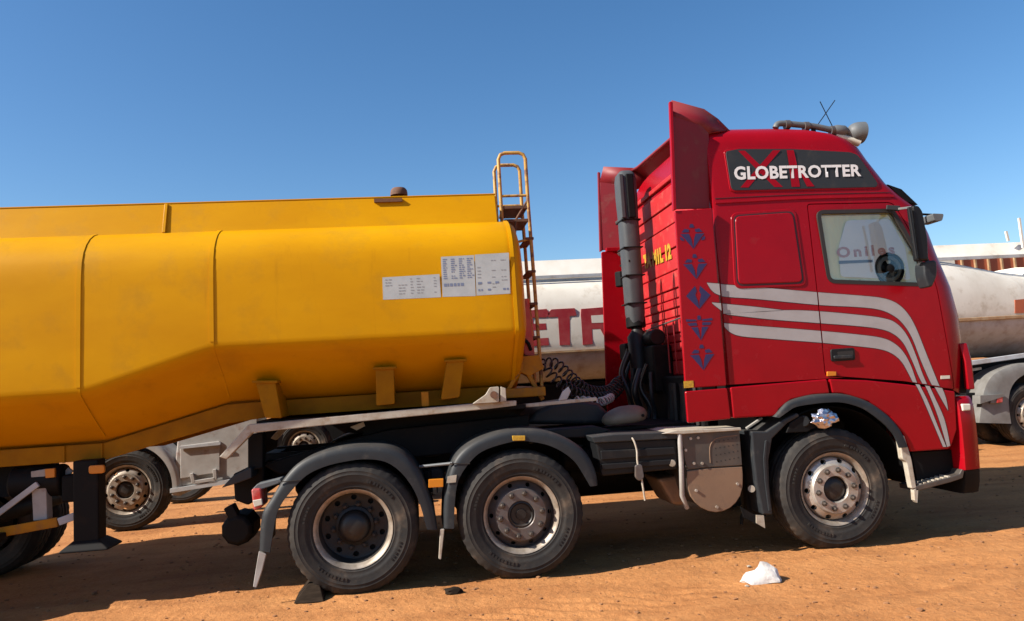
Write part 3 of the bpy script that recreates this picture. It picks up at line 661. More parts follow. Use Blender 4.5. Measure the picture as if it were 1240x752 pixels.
# window: seal, pane, curtain and what stands inside
def ring_plate(pl_out, pl_in, y0, y1, name, m, parent, bevel=0):
    n = len(pl_out); mb = MB(); vs = [(x,y0,z) for x,z in pl_out]+[(x,y0,z) for x,z in pl_in]+[(x,y1,z) for x,z in pl_out]+[(x,y1,z) for x,z in pl_in]; fs = []
    for i in range(n):
        j = (i+1)%n; fs += [(i,j,n+j,n+i),(2*n+i,3*n+i,3*n+j,2*n+j),(i,2*n+i,2*n+j,j),(n+i,n+j,3*n+j,3*n+i)]
    return obj(name, mb.add(vs,fs), m, parent, bevel=bevel)
ring_plate(offset_poly(win,.016), offset_poly(win,-.018), .018, .075, 'window_seal', 'seal', door)
ring_plate(offset_poly(win,-.018), offset_poly(win,-.030), .052, .08, 'inner_seal', 'trim', door)
def conf(mb):
    mb.v = [(x, side_y(x,z)+y, z) for x,y,z in mb.v]; return mb
glass = obj('window_pane', conf(MB().prism(offset_poly(win,-.001), .006, .010)), 'glass', door)
obj('far_window_pane', MB().prism(offset_poly(win,-.001), 2.455, 2.46), 'glass', cab)
obj('windscreen', MB().prism([(1.36,2.0),(1.42,2.0),(1.2,2.9),(1.15,2.9)], .28,2.22), 'glass', cab)
# pale sheet added in place of sky reflected in the pane, lettered; cream curtain behind
sh = fillet([(0.376,2.800),(0.788,2.801),(0.902,2.542),(0.916,2.243),(0.261,2.300),(0.273,2.565)], .03, 3)
fc = Vector((0.735,0.050,2.352)); fc.y = side_y(fc.x,fc.z)+.03
fcut = lambda: MB().lathe([(.0005,-.1),(.147,-.1),(.147,.2),(.0005,.2)], 32, tuple(fc)).mesh('c')
sheet = obj('reflection_sheet', boolean(conf(MB().prism(sh, .0135, .0150)).mesh('s'), [('DIFFERENCE', fcut())]), 'sheet', TRK); sheet.data.materials.clear(); sheet.data.materials.append(M['sheet'])
cw = []
for k in range(60):
    x = .03+k*(1.06/59); y = .025+.004*math.sin(k*1.15)+.003*math.sin(k*.37); cw.append((x,y))
cme = boolean(conf(MB().loft([[(x,y,z) for x,y in cw]+[(x,y+.003,z) for x,y in cw[::-1]] for z in (2.2,2.4,2.6,2.8,2.94)])).mesh('c'), [('INTERSECT', MB().prism(offset_poly(win,-.012), -.2,.3).mesh('w')), ('DIFFERENCE', fcut())])
cme.materials.clear(); obj('cab_curtain', cme, 'curtain', TRK, smooth=60)
tm = text_mesh('Oniles', .105, .004, 0, 1.35); o0 = (0.248,0.050,2.471)
for v in tm.vertices: v.co = (o0[0]+v.co.x*1.5, 0, o0[2]+v.co.y*1.2+v.co.x*.03)
for v in tm.vertices: v.co.y = side_y(v.co.x, v.co.z)+.0125
obj('window_lettering', tm, 'redink', sheet)
obj('sign_rule', conf(MB().prism([(0.260,2.441),(0.579,2.439),(0.576,2.414),(0.257,2.412)], .0122, .0130)), 'ink', sheet)
# round fan sitting in the window corner
FAN = thing('cab_fan', 'small round black fan standing in the red cab door window', 'fan', tuple(fc-Vector((0,0,.15))))
hs = MB().lathe([(.13,.03),(.145,.012),(.146,-.005),(.136,-.016),(.122,-.012),(.12,.005),(.06,.022),(.0005,.025)], 40, tuple(fc)); obj('fan_housing', hs, 'black', FAN, smooth=40)
obj('fan_ring', MB().lathe([(.118,.0),(.108,-.012),(.085,-.014),(.08,0)], 36, tuple(fc)), 'grey', FAN, smooth=40)
obj('fan_hub', MB().lathe([(.05,.0),(.045,-.02),(.03,-.026),(.0005,-.026)], 20, tuple(fc)), 'black', FAN, smooth=40)
for k in range(5):
    a = 2*PI*k/5; c, s = math.cos(a), math.sin(a); c2, s2 = math.cos(a+.7), math.sin(a+.7)
    obj('fan_blade', MB().add([(fc.x+.04*c,fc.y-.004,fc.z+.04*s),(fc.x+.08*c,fc.y+.004,fc.z+.08*s),(fc.x+.08*c2,fc.y-.01,fc.z+.08*s2),(fc.x+.04*c2,fc.y-.012,fc.z+.04*s2)], [(0,1,2,3)]), 'clear' if k == 1 else 'blackp', FAN)
# door handle, badges
hd = [(0.085,1.673),(0.306,1.675),(0.303,1.568),(0.082,1.566)]
hnd = plate(fillet(hd,.02,3), 'door_handle', 'blackp', door, 0, .012, .005)
plate(fillet([(0.143,1.648),(0.289,1.651),(0.288,1.612),(0.147,1.612)],.01,2), 'handle_recess', 'seal', hnd, .010, .004, 0)
plate(fillet([(0.102,1.615),(0.277,1.612),(0.274,1.584),(0.106,1.586)],.008,2), 'handle_grip', 'fend', hnd, .012, .014, .004)
plate([(0.035,1.484),(0.118,1.479),(0.114,1.444),(0.031,1.445)], 'side_marker', 'amber', door, 0, .010, .003)
plate([(1.089,1.387),(1.175,1.385),(1.172,1.357),(1.085,1.358)], 'badge', 'clear', door, 0, .004, 0)
# lower side panels and wheel arch flare
LP = 'lower_side_panel'
obj(LP, MB().prism([(-0.847,1.403),(0.021,1.421),(0.034,1.297),(-0.116,1.296),(-0.320,1.267),(-0.430,1.197),(-0.465,1.141),(-0.845,1.145)], -.002, .10), 'red', TRK, bevel=.012, seg=3)
obj(LP, MB().prism([(0.043,1.420),(0.385,1.389),(0.763,1.329),(1.194,1.244),(1.173,0.916),(1.101,0.773),(1.067,0.754),(0.720,0.757),(0.668,0.908),(0.563,1.066),(0.378,1.209),(0.147,1.290),(0.057,1.299)], -.002, .10), 'red', TRK, bevel=.012, seg=3)
fo = [(-0.499,1.136),(-0.431,1.196),(-0.346,1.259),(-0.165,1.296),(-0.006,1.299),(0.133,1.290),(0.250,1.259),(0.366,1.210),(0.460,1.148),(0.552,1.068),(0.615,0.989),(0.657,0.911),(0.695,0.801)]
fi = [(-0.453,1.124),(-0.374,1.169),(-0.292,1.206),(-0.113,1.222),(-0.003,1.224),(0.105,1.218),(0.203,1.193),(0.309,1.149),(0.393,1.087),(0.476,1.017),(0.530,0.957),(0.573,0.895),(0.603,0.800)]
def arch(fo, fi, y0, y1, name, m, parent, lip=.02, n=60):
    A = resample(smooth_line(fo,4), n); B = resample(smooth_line(fi,4), n); rings = []
    for (ax,az),(bx,bz) in zip(A,B):
        mx, mz = (ax+bx)/2, (az+bz)/2
        rings.append([(ax,y1,az),(ax,y0+.03,az),(ax*.8+bx*.2,y0+.006,az*.8+bz*.2),(mx,y0,mz),(bx,y0,bz),(bx,y0+.02,bz),(mx,y0+.03,mz),(ax*.8+bx*.2,y0+.06,az*.8+bz*.2),(ax*.9+bx*.1,y1,az*.9+bz*.1)])
    return obj(name, MB().loft(rings), m, parent, smooth=50)
arch(fo, fi, -.03, .12, 'wheel_arch_trim', 'fend', TRK)
# black inner wheel housing
ih = []
for k in range(25):
    a = R(2+180*k/24); ih.append((.03+.68*math.cos(a), ZC+.02+.66*math.sin(a)))
obj('wheel_housing', MB().loft([[(x,.07,z) for x,z in ih]+[(x*1.0,.075,z+.01) for x,z in ih[::-1]], [(x,.75,z) for x,z in ih]+[(x,.75,z+.01) for x,z in ih[::-1]]]), 'black', TRK, smooth=60)
obj('housing_wall', MB().box(-.5,.5,.62,.66,.75,1.4), 'black', TRK)
obj('cab_floor', MB().box(-.84,1.3,.12,2.38,1.36,1.43), 'black', TRK)
# foil bundle and lamp in the arch
fb = MB(); rnd = random.Random(4); c0 = Vector((-0.049,-0.030,1.091))
bm = bmesh.new(); bmesh.ops.create_icosphere(bm, subdivisions=3, radius=1)
for v in bm.verts:
    p = v.co.copy(); k = 1+.5*noise.noise(p*2.3)+.22*noise.noise(p*6); v.co = Vector((p.x*.105*k, p.y*.05*k, p.z*.075*k))+c0
me = bpy.data.meshes.new('foil_bundle'); bm.to_mesh(me); bm.free(); fo_ = obj('foil_bundle', me, 'chrome', TRK); fo_['label'] = 'crumpled shiny foil bundle in the front wheel arch'
obj('arch_lamp', MB().cyl((-0.227,0.000,1.080), (-0.185,0.080,1.074), .05, 18), 'blackp', TRK, smooth=40, bevel=.008)
obj('arch_bracket', MB().prism([(-0.346,1.073),(-0.243,1.129),(-0.089,1.035),(-0.206,0.987),(-0.391,0.992)], .0,.10), 'black', TRK, bevel=.006)
# side deflector: lower and upper plates, both sides
def deflector(side):
    f = (lambda y: y) if side == 0 else (lambda y: 2.5-y)
    def far(pl): return pl if side == 0 else [(x-(.03 if z > 2.9 else .055), z+(.085 if z > 2.9 else 0)) for x,z in pl]
    low = far([(-1.204,2.923),(-0.871,2.938),(-0.877,1.419),(-1.238,1.420)])
    bot = far([(-1.241,1.393),(-0.875,1.398),(-0.865,1.142),(-1.241,1.132)])
    o = MB().prism(fillet(low,.012,2), f(.0), f(.03)); a = obj('side_deflector', o, 'red', TRK, bevel=.008, seg=3)
    obj('deflector_foot', MB().prism(fillet(bot,.012,2), f(-.002), f(.03)), 'red', TRK, bevel=.008, seg=3)
    up = far([(-1.162,3.762),(-0.872,3.698),(-0.803,3.631),(-0.858,2.954),(-1.207,2.940)])
    mb = MB().prism(up, 0, .02); x0 = min(p[0] for p in up); x1 = max(p[0] for p in up)
    mb.v = [(x, f(y+.0+.10*((x-x0)/(x1-x0))), z) for x,y,z in mb.v]; obj('deflector_wing', mb, 'redd', TRK, bevel=.005)
    obj('deflector_edge', MB().prism(far([(-1.177,3.884),(-1.148,3.876),(-1.192,2.933),(-1.222,2.926)]), f(-.012), f(.03)), 'redd' if side else 'red', TRK, bevel=.006)
    t0 = far([(-1.162,3.762),(-0.872,3.698),(-0.803,3.631),(-0.726,3.644)]); t1 = far([(-1.120,3.929),(-0.791,3.879),(-0.669,3.787),(-0.572,3.681)])
    vs = [(x, f(.0+.10*min(1,max(0,(x-x0)/(x1-x0)))), z) for x,z in t0]+[(x, f(.06+.12*min(1,max(0,(x-x0)/(x1-x0)))), z) for x,z in t1]
    mb = MB().add(vs, [(i,i+1,5+i,4+i) for i in range(3)])
    ob = obj('deflector_shoulder', mb, 'redd', TRK, smooth=30); sl = ob.modifiers.new('s','SOLIDIFY'); sl.thickness = .02; sl.offset = -1
    # stiffeners on the inner face
    for (xa,za),(xb,zb) in (((-1.294,3.016),(-0.967,3.013)),):
        if side: obj('deflector_stay', MB().box(-1.2,-.86,2.36,2.43,za-.025,za+.02), 'red', TRK, bevel=.006)
    return a
deflector(0); deflector(1)
# roof deflector between the wings, open at the rear
t1 = [(-0.844,3.880),(-0.791,3.879),(-0.669,3.787),(-0.572,3.681)]
vs = []
for x,z in t1: vs += [(x,.17,z-.015),(x,.4,z-.02),(x,2.1,z+.04),(x,2.33,z+.07)]
mb = MB().add(vs, [(4*i+j,4*i+j+1,4*i+j+5,4*i+j+4) for i in range(3) for j in range(3)])
ob = obj('roof_deflector', mb, 'redd', TRK, smooth=30); sl = ob.modifiers.new('s','SOLIDIFY'); sl.thickness = .025; sl.offset = -1
# rear wall boards
z = 1.52; k = 0; hts = [.15,.09,.09,.09,.16,.09,.09,.10,.18,.22,.24,.2,.19]
for h in hts:
    t = .012 if k%2 else .02
    obj('rear_board', MB().box(XRR-t,XRR+.004,.32,2.18,z+.008,z+h-.008), 'redb', cab, bevel=.007); z += h; k += 1
for y in (.20,2.24): obj('rear_post', MB().box(XRR-.03,XRR+.004,y,y+.08,1.5,3.45), 'redb', cab, bevel=.01)
obj('rear_crossbar', MB().box(XRR-.03,XRR+.004,.2,2.32,3.452,3.5), 'redb', cab, bevel=.01)
tl = (-0.874,2.027,2.717); tr_ = (-0.874,1.112,2.686)
tm = text_mesh('TA M1L 12', .16, .010, 0, 1.0); xs = [v.co.x for v in tm.vertices]; w_ = max(xs)
for v in tm.vertices:
    u = v.co.x/w_; v.co = (XRR-.0225, tl[1]+(tr_[1]-tl[1])*u, tl[2]+(tr_[2]-tl[2])*u+.01+v.co.y*1.25)
obj('rear_lettering', tm, 'yelst', cab)
# winged blue emblems down the deflector
def emblem(cx, cz, s, style):
    polys = [[(0,-.5),(.16,-.3),(.36,-.05),(.5,.1),(.14,.1),(.06,-.1)], [(0,-.5),(-.16,-.3),(-.36,-.05),(-.5,.1),(-.14,.1),(-.06,-.1)],
             [(.14,.16),(.44,.16),(.3,.3),(.12,.27)], [(-.14,.16),(-.44,.16),(-.3,.3),(-.12,.27)], [(-.1,.34),(.1,.34),(.06,.48),(-.06,.48)]]
    if style == 0: polys = [[(x*1.0,z+.0) for x,z in p] for p in polys]+[[(.40,-.06),(.52,.0),(.5,-.14),(.34,-.18)],[(-.40,-.06),(-.52,.0),(-.5,-.14),(-.34,-.18)]]
    if style == 2: polys = [[(0,-.5),(.5,.02),(.1,.4),(.05,.2),(.12,.05),(.03,-.2)], [(0,-.5),(-.5,.02),(-.1,.4),(-.05,.2),(-.12,.05),(-.03,-.2)]]
    if style == 3: polys = [[(0,-.5),(.2,-.2),(.36,.02),(.08,.02)], [(0,-.5),(-.2,-.2),(-.36,.02),(-.08,.02)], [(.1,.08),(.42,.08),(.5,.18),(.12,.2)], [(-.1,.08),(-.42,.08),(-.5,.18),(-.12,.2)], [(.12,.25),(.54,.25),(.54,.34),(.12,.31)], [(-.12,.25),(-.54,.25),(-.54,.34),(-.12,.31)], [(-.08,.3),(.08,.3),(.06,.46),(-.06,.46)]]
    mb = MB()
    for p in polys: mb.add([(cx+x*s, -.0022, cz+z*s*1.02) for x,z in p], [tuple(range(len(p)))])
    obj('emblem', mb, 'blue', TRK)
for (cx,cz),st in zip([(-1.070,2.699),(-1.066,2.439),(-1.062,2.185),(-1.071,1.919),(-1.070,1.669)], (0,1,2,3,1)): emblem(cx, cz, .215, st)
obj('sticker', MB().prism([(-1.249,1.479),(-1.166,1.478),(-1.168,1.423),(-1.250,1.421)], -.0035,.001), 'yelst', TRK)
# sun visor, mirrors, lamp
obj('sun_visor', MB().loft([[(x,y,z) for x,z in pl] for pl,y in (([(0.867,3.137),(0.999,3.088),(1.145,2.938),(1.019,2.972)],.14),([(0.871,3.168),(1.019,3.118),(1.187,2.952),(1.052,2.979)],.3))]+[[(x+.07,2.2,z) for x,z in [(0.871,3.168),(1.019,3.118),(1.187,2.952),(1.052,2.979)]]]), 'black', cab, smooth=30, bevel=.006)
mo = [(0.784,2.843),(0.841,2.841),(0.873,2.790),(0.891,2.553),(0.877,2.369),(0.793,2.372)]
mir = obj('mirror', MB().prism(fillet(mo,.02,3), -.28,-.19), 'blackp', TRK, bevel=.02, seg=3)
obj('mirror_frame', MB().tube([(0.743,-0.285,2.827),(0.753,-0.285,2.620),(0.763,-0.285,2.387)], .012, 8), 'blackp', mir, smooth=60)
obj('mirror_arm', MB().bar((0.731,0.000,2.891), (0.821,-0.060,2.866), .04,.045), 'blackp', mir, bevel=.008)
obj('mirror_arm', MB().bar((0.805,-0.060,2.863), (0.831,-0.200,2.844),   .02,.02), 'grey', mir, bevel=.004)
m2 = [(0.858,2.365),(0.983,2.378),(0.974,2.246),(0.917,2.148),(0.878,2.143),(0.850,2.237)]
obj('wide_mirror', MB().prism(fillet(m2,.04,4), -.24,-.11), 'fend', TRK, bevel=.04, seg=3)
obj('mirror_stay', MB().bar((0.991,-0.050,2.513),(1.171,0.100,2.308), .03), 'black', TRK)
fm = [(1.772,2.990),(1.900,2.981),(1.873,2.909),(1.790,2.912)]
obj('front_mirror', MB().prism(fillet(fm,.02,3), .8,1.0), 'grey', TRK, bevel=.012); obj('front_mirror_arm', MB().tube([(1.15,.9,2.84),(1.746,0.900,3.003),(1.910,0.900,2.989)], .012, 8), 'black', TRK)
# corner fin, bumper corner, step
obj('corner_fin', MB().loft([[(x,y,z) for x,y in pts] for z,pts in ((1.66,[(1.33,.06),(1.40,.05),(1.44,.12),(1.42,.2),(1.36,.14)]),(1.5,[(1.35,.04),(1.42,.04),(1.46,.12),(1.44,.2),(1.38,.13)]),(1.25,[(1.34,.02),(1.41,.03),(1.455,.12),(1.43,.2),(1.37,.12)]))]), 'red', TRK, smooth=50, bevel=.012)
obj('corner_slot', MB().box(1.24,1.38,.10,.3,1.22,1.68), 'black', TRK)
def bumper_ring(z, xf, y0): return [(1.19,y0+.03,z),(1.21,y0,z),(1.30,y0+.005,z),(1.37,y0+.03,z),(xf,y0+.11,z),(xf+.025,y0+.25,z),(xf+.05,1.25,z),(xf+.025,2.25-y0,z),(xf,2.39-y0,z),(1.37,2.47-y0,z),(1.30,2.495-y0,z),(1.21,2.5-y0,z),(1.19,2.47-y0,z)]
bump_ = obj('bumper', MB().loft([bumper_ring(z,x,y) for z,x,y in ((.565,1.38,.0),(.7,1.40,-.01),(.95,1.425,-.015),(1.10,1.43,-.01),(1.17,1.415,.01),(1.195,1.39,.04))]), 'red', TRK, smooth=45)
obj('marker_lamp', MB().prism([(1.232,1.134),(1.317,1.129),(1.310,1.072),(1.231,1.070)], -.02,.12), 'clear', bump_, bevel=.01)
obj('bumper_lip', MB().loft([bumper_ring(z,x,y) for z,x,y in ((.36,1.30,.05),(.45,1.35,.02),(.560,1.375,.005))]), 'black', TRK, smooth=45)
obj('front_grille', MB().box(1.1,1.36,.2,2.3,.9,1.42), 'black', TRK, bevel=.02)
obj('step_well', MB().prism([(0.808,0.733),(1.186,0.728),(1.187,0.477),(0.837,0.446)], .12,.5), 'black', TRK)
obj('step_tread', MB().prism([(0.724,0.464),(1.053,0.515),(1.149,0.536),(1.178,0.576),(1.199,0.561),(1.176,0.499),(1.064,0.473),(0.726,0.422)], .0,.22), 'alu', TRK, bevel=.006)
for k in range(7):
    t = k/6; p = Vector((0.785,0.020,0.470)).lerp(Vector((1.060,0.020,0.512)), t); obj('tread_tooth', MB().box(p.x-.014,p.x+.008,.01,.2,p.z,p.z+.012), 'cream', TRK)
obj('step_bracket', MB().prism(fillet([(0.627,0.890),(0.675,0.901),(0.720,0.694),(0.737,0.449),(0.691,0.445),(0.671,0.670),(0.636,0.700)],.01,2), .0,.06), 'cream', TRK, bevel=.006)
obj('step_flap', MB().prism([(0.714,0.443),(0.751,0.441),(0.730,0.324),(0.710,0.347)], .0,.05), 'cream', TRK)
# horn on the roof with its pipe, aerials
hp_ = [(-0.095,0.260,3.720),(-0.076,0.260,3.751),(-0.027,0.260,3.762),(0.116,0.260,3.748),(0.276,0.260,3.729),(0.418,0.260,3.699),(0.490,0.260,3.686)]
hb = obj('roof_horn', MB().tube(smooth_line(hp_,4), .028, 12), 'grey', TRK, smooth=60)
h0 = Vector((0.466,0.260,3.691)); h1 = Vector((0.766,0.260,3.658)); d = h1-h0
obj('horn_driver', MB().tube([h0,h0+d*.10,h0+d*.35,h0+d*.40], .05, 16, rads=[.04,.05,.05,.04]), 'grey', hb, smooth=40)
obj('horn_bell', MB().tube([h0+d*t for t in (.38,.46,.52,.58,.66,.78,.90,.95,.96,.88)], .05, 24, rads=[.032,.034,.05,.07,.084,.094,.099,.101,.094,.05]), 'grey', hb, smooth=50)
obj('horn_bell', MB().tube([Vector((0.485,0.260,3.639)).lerp(Vector((0.707,0.260,3.572)), t) for t in (0,.4,.8,1)], .02, 14, rads=[.022,.026,.036,.044]), 'clear', hb, smooth=50)
for p in ((0.020,0.260,3.749),(0.203,0.260,3.730),(0.458,0.260,3.687)): obj('pipe_clamp', MB().cyl((p[0]-.022,p[1],p[2]),(p[0]+.022,p[1],p[2]), .042, 14), 'rimd', hb, smooth=40)
for p in ((0.016,0.260,3.710),(0.272,0.260,3.690),(0.454,0.260,3.648)): obj('pipe_foot', MB().box(p[0]-.015,p[0]+.015,.245,.275,p[2]-.06,p[2]+.03), 'black', hb)
for a,b in (((0.587,0.700,3.902),(0.786,0.700,4.139)),((0.916,1.000,3.976),(0.807,1.000,4.241))): obj('aerial', MB().tube([a,b], .0045, 6), 'black', TRK)
# ------------------------------------------------------------------ tractor chassis
make_wheel('front', TRK, (0,0,ZC)); make_wheel('mid', TRK, (XM,0,ZC)); make_wheel('rear', TRK, (XR,0,ZC))
make_wheel('front', TRK, (0,2.5,ZC), PI); make_wheel('mid', TRK, (XM,2.5,ZC), PI); make_wheel('rear', TRK, (XR,2.5,ZC), PI)
make_wheel('rear', TRK, (XR,.70,ZC), PI); make_wheel('rear', TRK, (XR,1.8,ZC), 0)
for x in (0,XM,XR): obj('axle', MB().cyl((x,.25,.5),(x,2.25,.5), .075, 16), 'black', TRK, smooth=40)
for y in (.82,1.60): obj('chassis_rail', MB().box(-4.85,1.05,y,y+.08,.78,1.06), 'black', TRK, bevel=.008)
for x in (-4.8,-3.3,-2.0,-.9): obj('cross_member', MB().box(x-.06,x+.06,.9,1.6,.80,1.04), 'black', TRK)
obj('engine_block', MB().box(-.8,.9,.92,1.58,.55,1.36), 'black', TRK, bevel=.03)
obj('gearbox', MB().tube([(-1.6,1.25,.75),(-1.3,1.25,.75),(-.85,1.25,.78)], .25, 16, rads=[.16,.22,.3]), 'black', TRK, smooth=50)
obj('fifth_wheel', MB().prism([(-3.95,1.30),(-2.75,1.30),(-2.65,1.24),(-2.9,1.16),(-3.6,1.14),(-4.1,1.2)], .75,1.75), 'black', TRK, bevel=.02)
obj('fifth_wheel_stand', MB().box(-3.7,-2.95,.80,1.72,1.05,1.15), 'black', TRK)
obj('side_subframe', MB().prism([(-4.839,1.258),(-4.720,1.270),(-4.728,0.982),(-4.847,0.964)], .34,.46), 'black', TRK, bevel=.01)
obj('side_subframe', MB().prism([(-4.771,0.996),(-4.209,1.122),(-3.718,1.214),(-2.492,1.262),(-2.509,0.989),(-3.729,0.962),(-4.076,0.973),(-4.625,0.903)], .5,.62), 'black', TRK, bevel=.01)
obj('frame_shield', MB().prism([(-3.928,1.311),(-2.702,1.332),(-2.523,1.240),(-2.504,0.949),(-3.943,0.945)], .62,.74), 'black', TRK)
obj('white_tag', MB().prism([(-4.031,1.260),(-3.920,1.295),(-3.907,1.259),(-3.978,1.229)], .47,.5), 'cream', TRK)
# mudguards
mo = [(-3.303,0.447),(-3.283,0.668),(-3.244,0.834),(-3.175,0.989),(-3.037,1.096),(-2.834,1.161),(-2.626,1.175),(-2.422,1.146),(-2.260,1.075),(-2.124,0.962),(-2.049,0.805),(-2.037,0.682)]
mi = [(-3.219,0.440),(-3.199,0.655),(-3.165,0.807),(-3.079,0.930),(-2.962,1.022),(-2.776,1.072),(-2.632,1.081),(-2.452,1.042),(-2.321,0.976),(-2.212,0.880),(-2.139,0.751),(-2.103,0.681)]
ro = [(-4.705,0.397),(-4.679,0.656),(-4.601,0.784),(-4.502,0.929),(-4.387,1.038),(-4.228,1.103),(-4.057,1.135),(-3.879,1.135),(-3.688,1.109),(-3.550,1.024),(-3.460,0.890),(-3.408,0.749),(-3.364,0.592),(-3.346,0.438)]
ri = [(-4.623,0.377),(-4.587,0.566),(-4.546,0.705),(-4.449,0.829),(-4.331,0.936),(-4.194,0.992),(-4.042,1.019),(-3.883,1.027),(-3.731,0.997),(-3.616,0.912),(-3.523,0.777),(-3.472,0.639),(-3.440,0.496),(-3.429,0.451)]
g1 = arch(mo, mi, -.015, .52, 'mudguard', 'fend', TRK); g2 = arch(ro, ri, -.015, .62, 'mudguard', 'fend', TRK)
arch([(x,z) for x,z in mo], mi, 2.515, 1.98, 'mudguard', 'fend', TRK); arch(ro, ri, 2.515, 1.88, 'mudguard', 'fend', TRK)
obj('side_marker', MB().prism([(-2.717,1.130),(-2.610,1.123),(-2.613,1.084),(-2.713,1.088)], -.024,.0), 'yelst', g1, bevel=.004)
obj('reflector', MB().prism([(-3.398,0.832),(-3.281,0.830),(-3.285,0.766),(-3.401,0.769)], -.01,.03), 'amber', g1, bevel=.004)
obj('guard_seam', MB().bar((-3.223,-0.018,0.948),(-3.066,-0.018,0.933), .006), 'seal', g1)
obj('guard_patch', MB().prism([(-3.248,0.847),(-3.176,0.854),(-3.185,0.797),(-3.257,0.796)], -.021,-.014), 'cream', g1)
obj('guard_stay', MB().cyl((-3.464,0.100,0.927),(-3.203,0.000,0.945), .012, 8), 'grey', g1, smooth=40)
obj('guard_stay', MB().cyl((-3.399,0.300,0.868),(-3.394,0.300,0.692), .03, 8), 'black', g1, smooth=40)
obj('guard_seam', MB().bar((-4.545,-0.018,0.900),(-4.371,-0.018,0.906), .006), 'seal', g2)
for pl in ([(-3.326,0.443),(-3.293,0.440),(-3.313,0.315),(-3.331,0.208),(-3.350,0.216),(-3.338,0.329)], [(-4.708,0.391),(-4.654,0.367),(-4.688,0.247),(-4.734,0.123),(-4.758,0.131),(-4.736,0.252)]):
    obj('mud_flap', MB().prism(pl, .0,.03), 'cream' if pl[0][0] > -3.6 else 'bggrey', TRK, bevel=.004)
# tail: lamp, cross beam and coupling
tlp = obj('tail_lamp', MB().prism(fillet([(-4.763,0.857),(-4.689,0.852),(-4.680,0.713),(-4.749,0.687)],.015,2), .05,.28), 'redl', TRK, bevel=.012)
obj('lamp_lens', MB().prism([(-4.752,0.769),(-4.684,0.777),(-4.679,0.732),(-4.741,0.718)], .04,.07), 'clear', tlp, bevel=.004)
obj('lamp_bracket', MB().prism([(-4.765,0.848),(-4.727,0.884),(-4.550,0.915),(-4.538,0.882),(-4.690,0.843)], .1,.3), 'grey', TRK, bevel=.006)
obj('tail_beam', MB().prism([(-5.001,0.937),(-4.747,1.013),(-4.755,0.743),(-4.889,0.672),(-4.993,0.721)], .5,1.95), 'black', TRK, bevel=.015)
c0 = Vector((-4.991,0.550,0.471)); obj('tail_drum', MB().lathe([(.0005,-.02),(.10,-.02),(.125,.0),(.135,.03),(.135,.3),(.12,.33),(.0005,.33)], 10, tuple(c0)), 'black', TRK, bevel=.01)
obj('tail_arm', MB().bar((-5.058,0.600,0.670),(-4.970,0.600,0.473), .12,.08), 'black', TRK, bevel=.01)
obj('tail_fairing', MB().prism([(-5.033,0.858),(-4.941,0.949),(-4.799,1.004),(-4.801,0.919),(-4.904,0.887)], .25,.5), 'fend', TRK, bevel=.008)
# battery box
bb = [(-2.020,1.027),(-1.323,1.006),(-1.333,0.755),(-1.985,0.743)]
box = obj('battery_box', MB().prism(bb, .06,.62), 'blackp', TRK, bevel=.015, seg=3)
obj('battery_lid', MB().prism([(-2.057,1.071),(-1.875,1.079),(-1.318,1.062),(-1.309,1.006),(-2.033,1.019)], .03,.66), 'fend', box, bevel=.008)
for pl in ([(-1.986,0.952),(-1.361,0.938),(-1.358,0.880),(-1.985,0.878)], [(-1.987,0.844),(-1.355,0.839),(-1.358,0.798),(-1.984,0.797)]): obj('box_ridge', MB().prism(pl, .035,.07), 'blackp', box, bevel=.006)
st = obj('strap', MB().tube(smooth_line([(-1.755,0.100,1.060),(-1.713,0.030,1.035),(-1.688,0.020,0.940),(-1.689,0.020,0.839),(-1.665,0.020,0.703),(-1.647,0.030,0.527)],4), .008, 8), 'cream', box, smooth=60)
obj('buckle', MB().prism(fillet([(-1.714,0.822),(-1.658,0.824),(-1.646,0.717),(-1.690,0.687),(-1.722,0.722)],.015,2), .0,.03), 'rimd', box, bevel=.006)
obj('box_bolt', MB().cyl((-1.392,0.030,0.810),(-1.382,0.060,0.806), .03, 10), 'rimlip', box, bevel=.004)
# fuel tank with its cover plate
fo1 = [(-1.291,1.049),(-0.782,1.039),(-0.781,0.841),(-0.784,0.659),(-0.794,0.570),(-0.822,0.500),(-0.865,0.445),(-0.917,0.408),(-0.982,0.385),(-1.047,0.381),(-1.110,0.397),(-1.168,0.428),(-1.216,0.473),(-1.251,0.526),(-1.272,0.588),(-1.281,0.661),(-1.281,0.823)]
ft = obj('fuel_tank', MB().prism(offset_poly(fo1,-.012), .055,.66), 'alu', TRK, bevel=.02, seg=3, smooth=40)
obj('cover_plate', MB().prism([(-1.294,1.050),(-0.787,1.039),(-0.787,0.842),(-0.788,0.748),(-1.101,0.753),(-1.262,0.750),(-1.281,0.824)], .03,.056), 'alu', ft, bevel=.006)
obj('lower_plate', MB().prism([(-1.267,0.736),(-1.101,0.746),(-0.787,0.739),(-0.788,0.661),(-0.799,0.571),(-0.826,0.501),(-0.870,0.447),(-0.921,0.410),(-0.986,0.387),(-1.051,0.383),(-1.114,0.399),(-1.172,0.430),(-1.219,0.475),(-1.255,0.528),(-1.272,0.590),(-1.275,0.662)], .034,.056), 'alub', ft, bevel=.006)
obj('tank_step', MB().prism([(-1.468,1.059),(-1.345,1.078),(-0.785,1.064),(-0.780,1.040),(-1.291,1.044)], .0,.6), 'cream', ft, bevel=.005)
obj('tank_rail', MB().tube([(-1.313,0.020,1.042),(-1.318,0.020,0.812),(-1.319,0.060,0.538),(-1.264,0.120,0.423)], .02, 10), 'bggrey', ft, smooth=60)
rn = MB()
for i in range(6):
    for j in range(4):
        p = Vector((-1.008,0.030,0.959)); rn.add([(p.x+i*.038+dx,.029,p.z-j*.055+dz+i*.004) for dx,dz in ((-.006,-.005),(.006,-.005),(.006,.005),(-.006,.005))], [(0,1,2,3)])
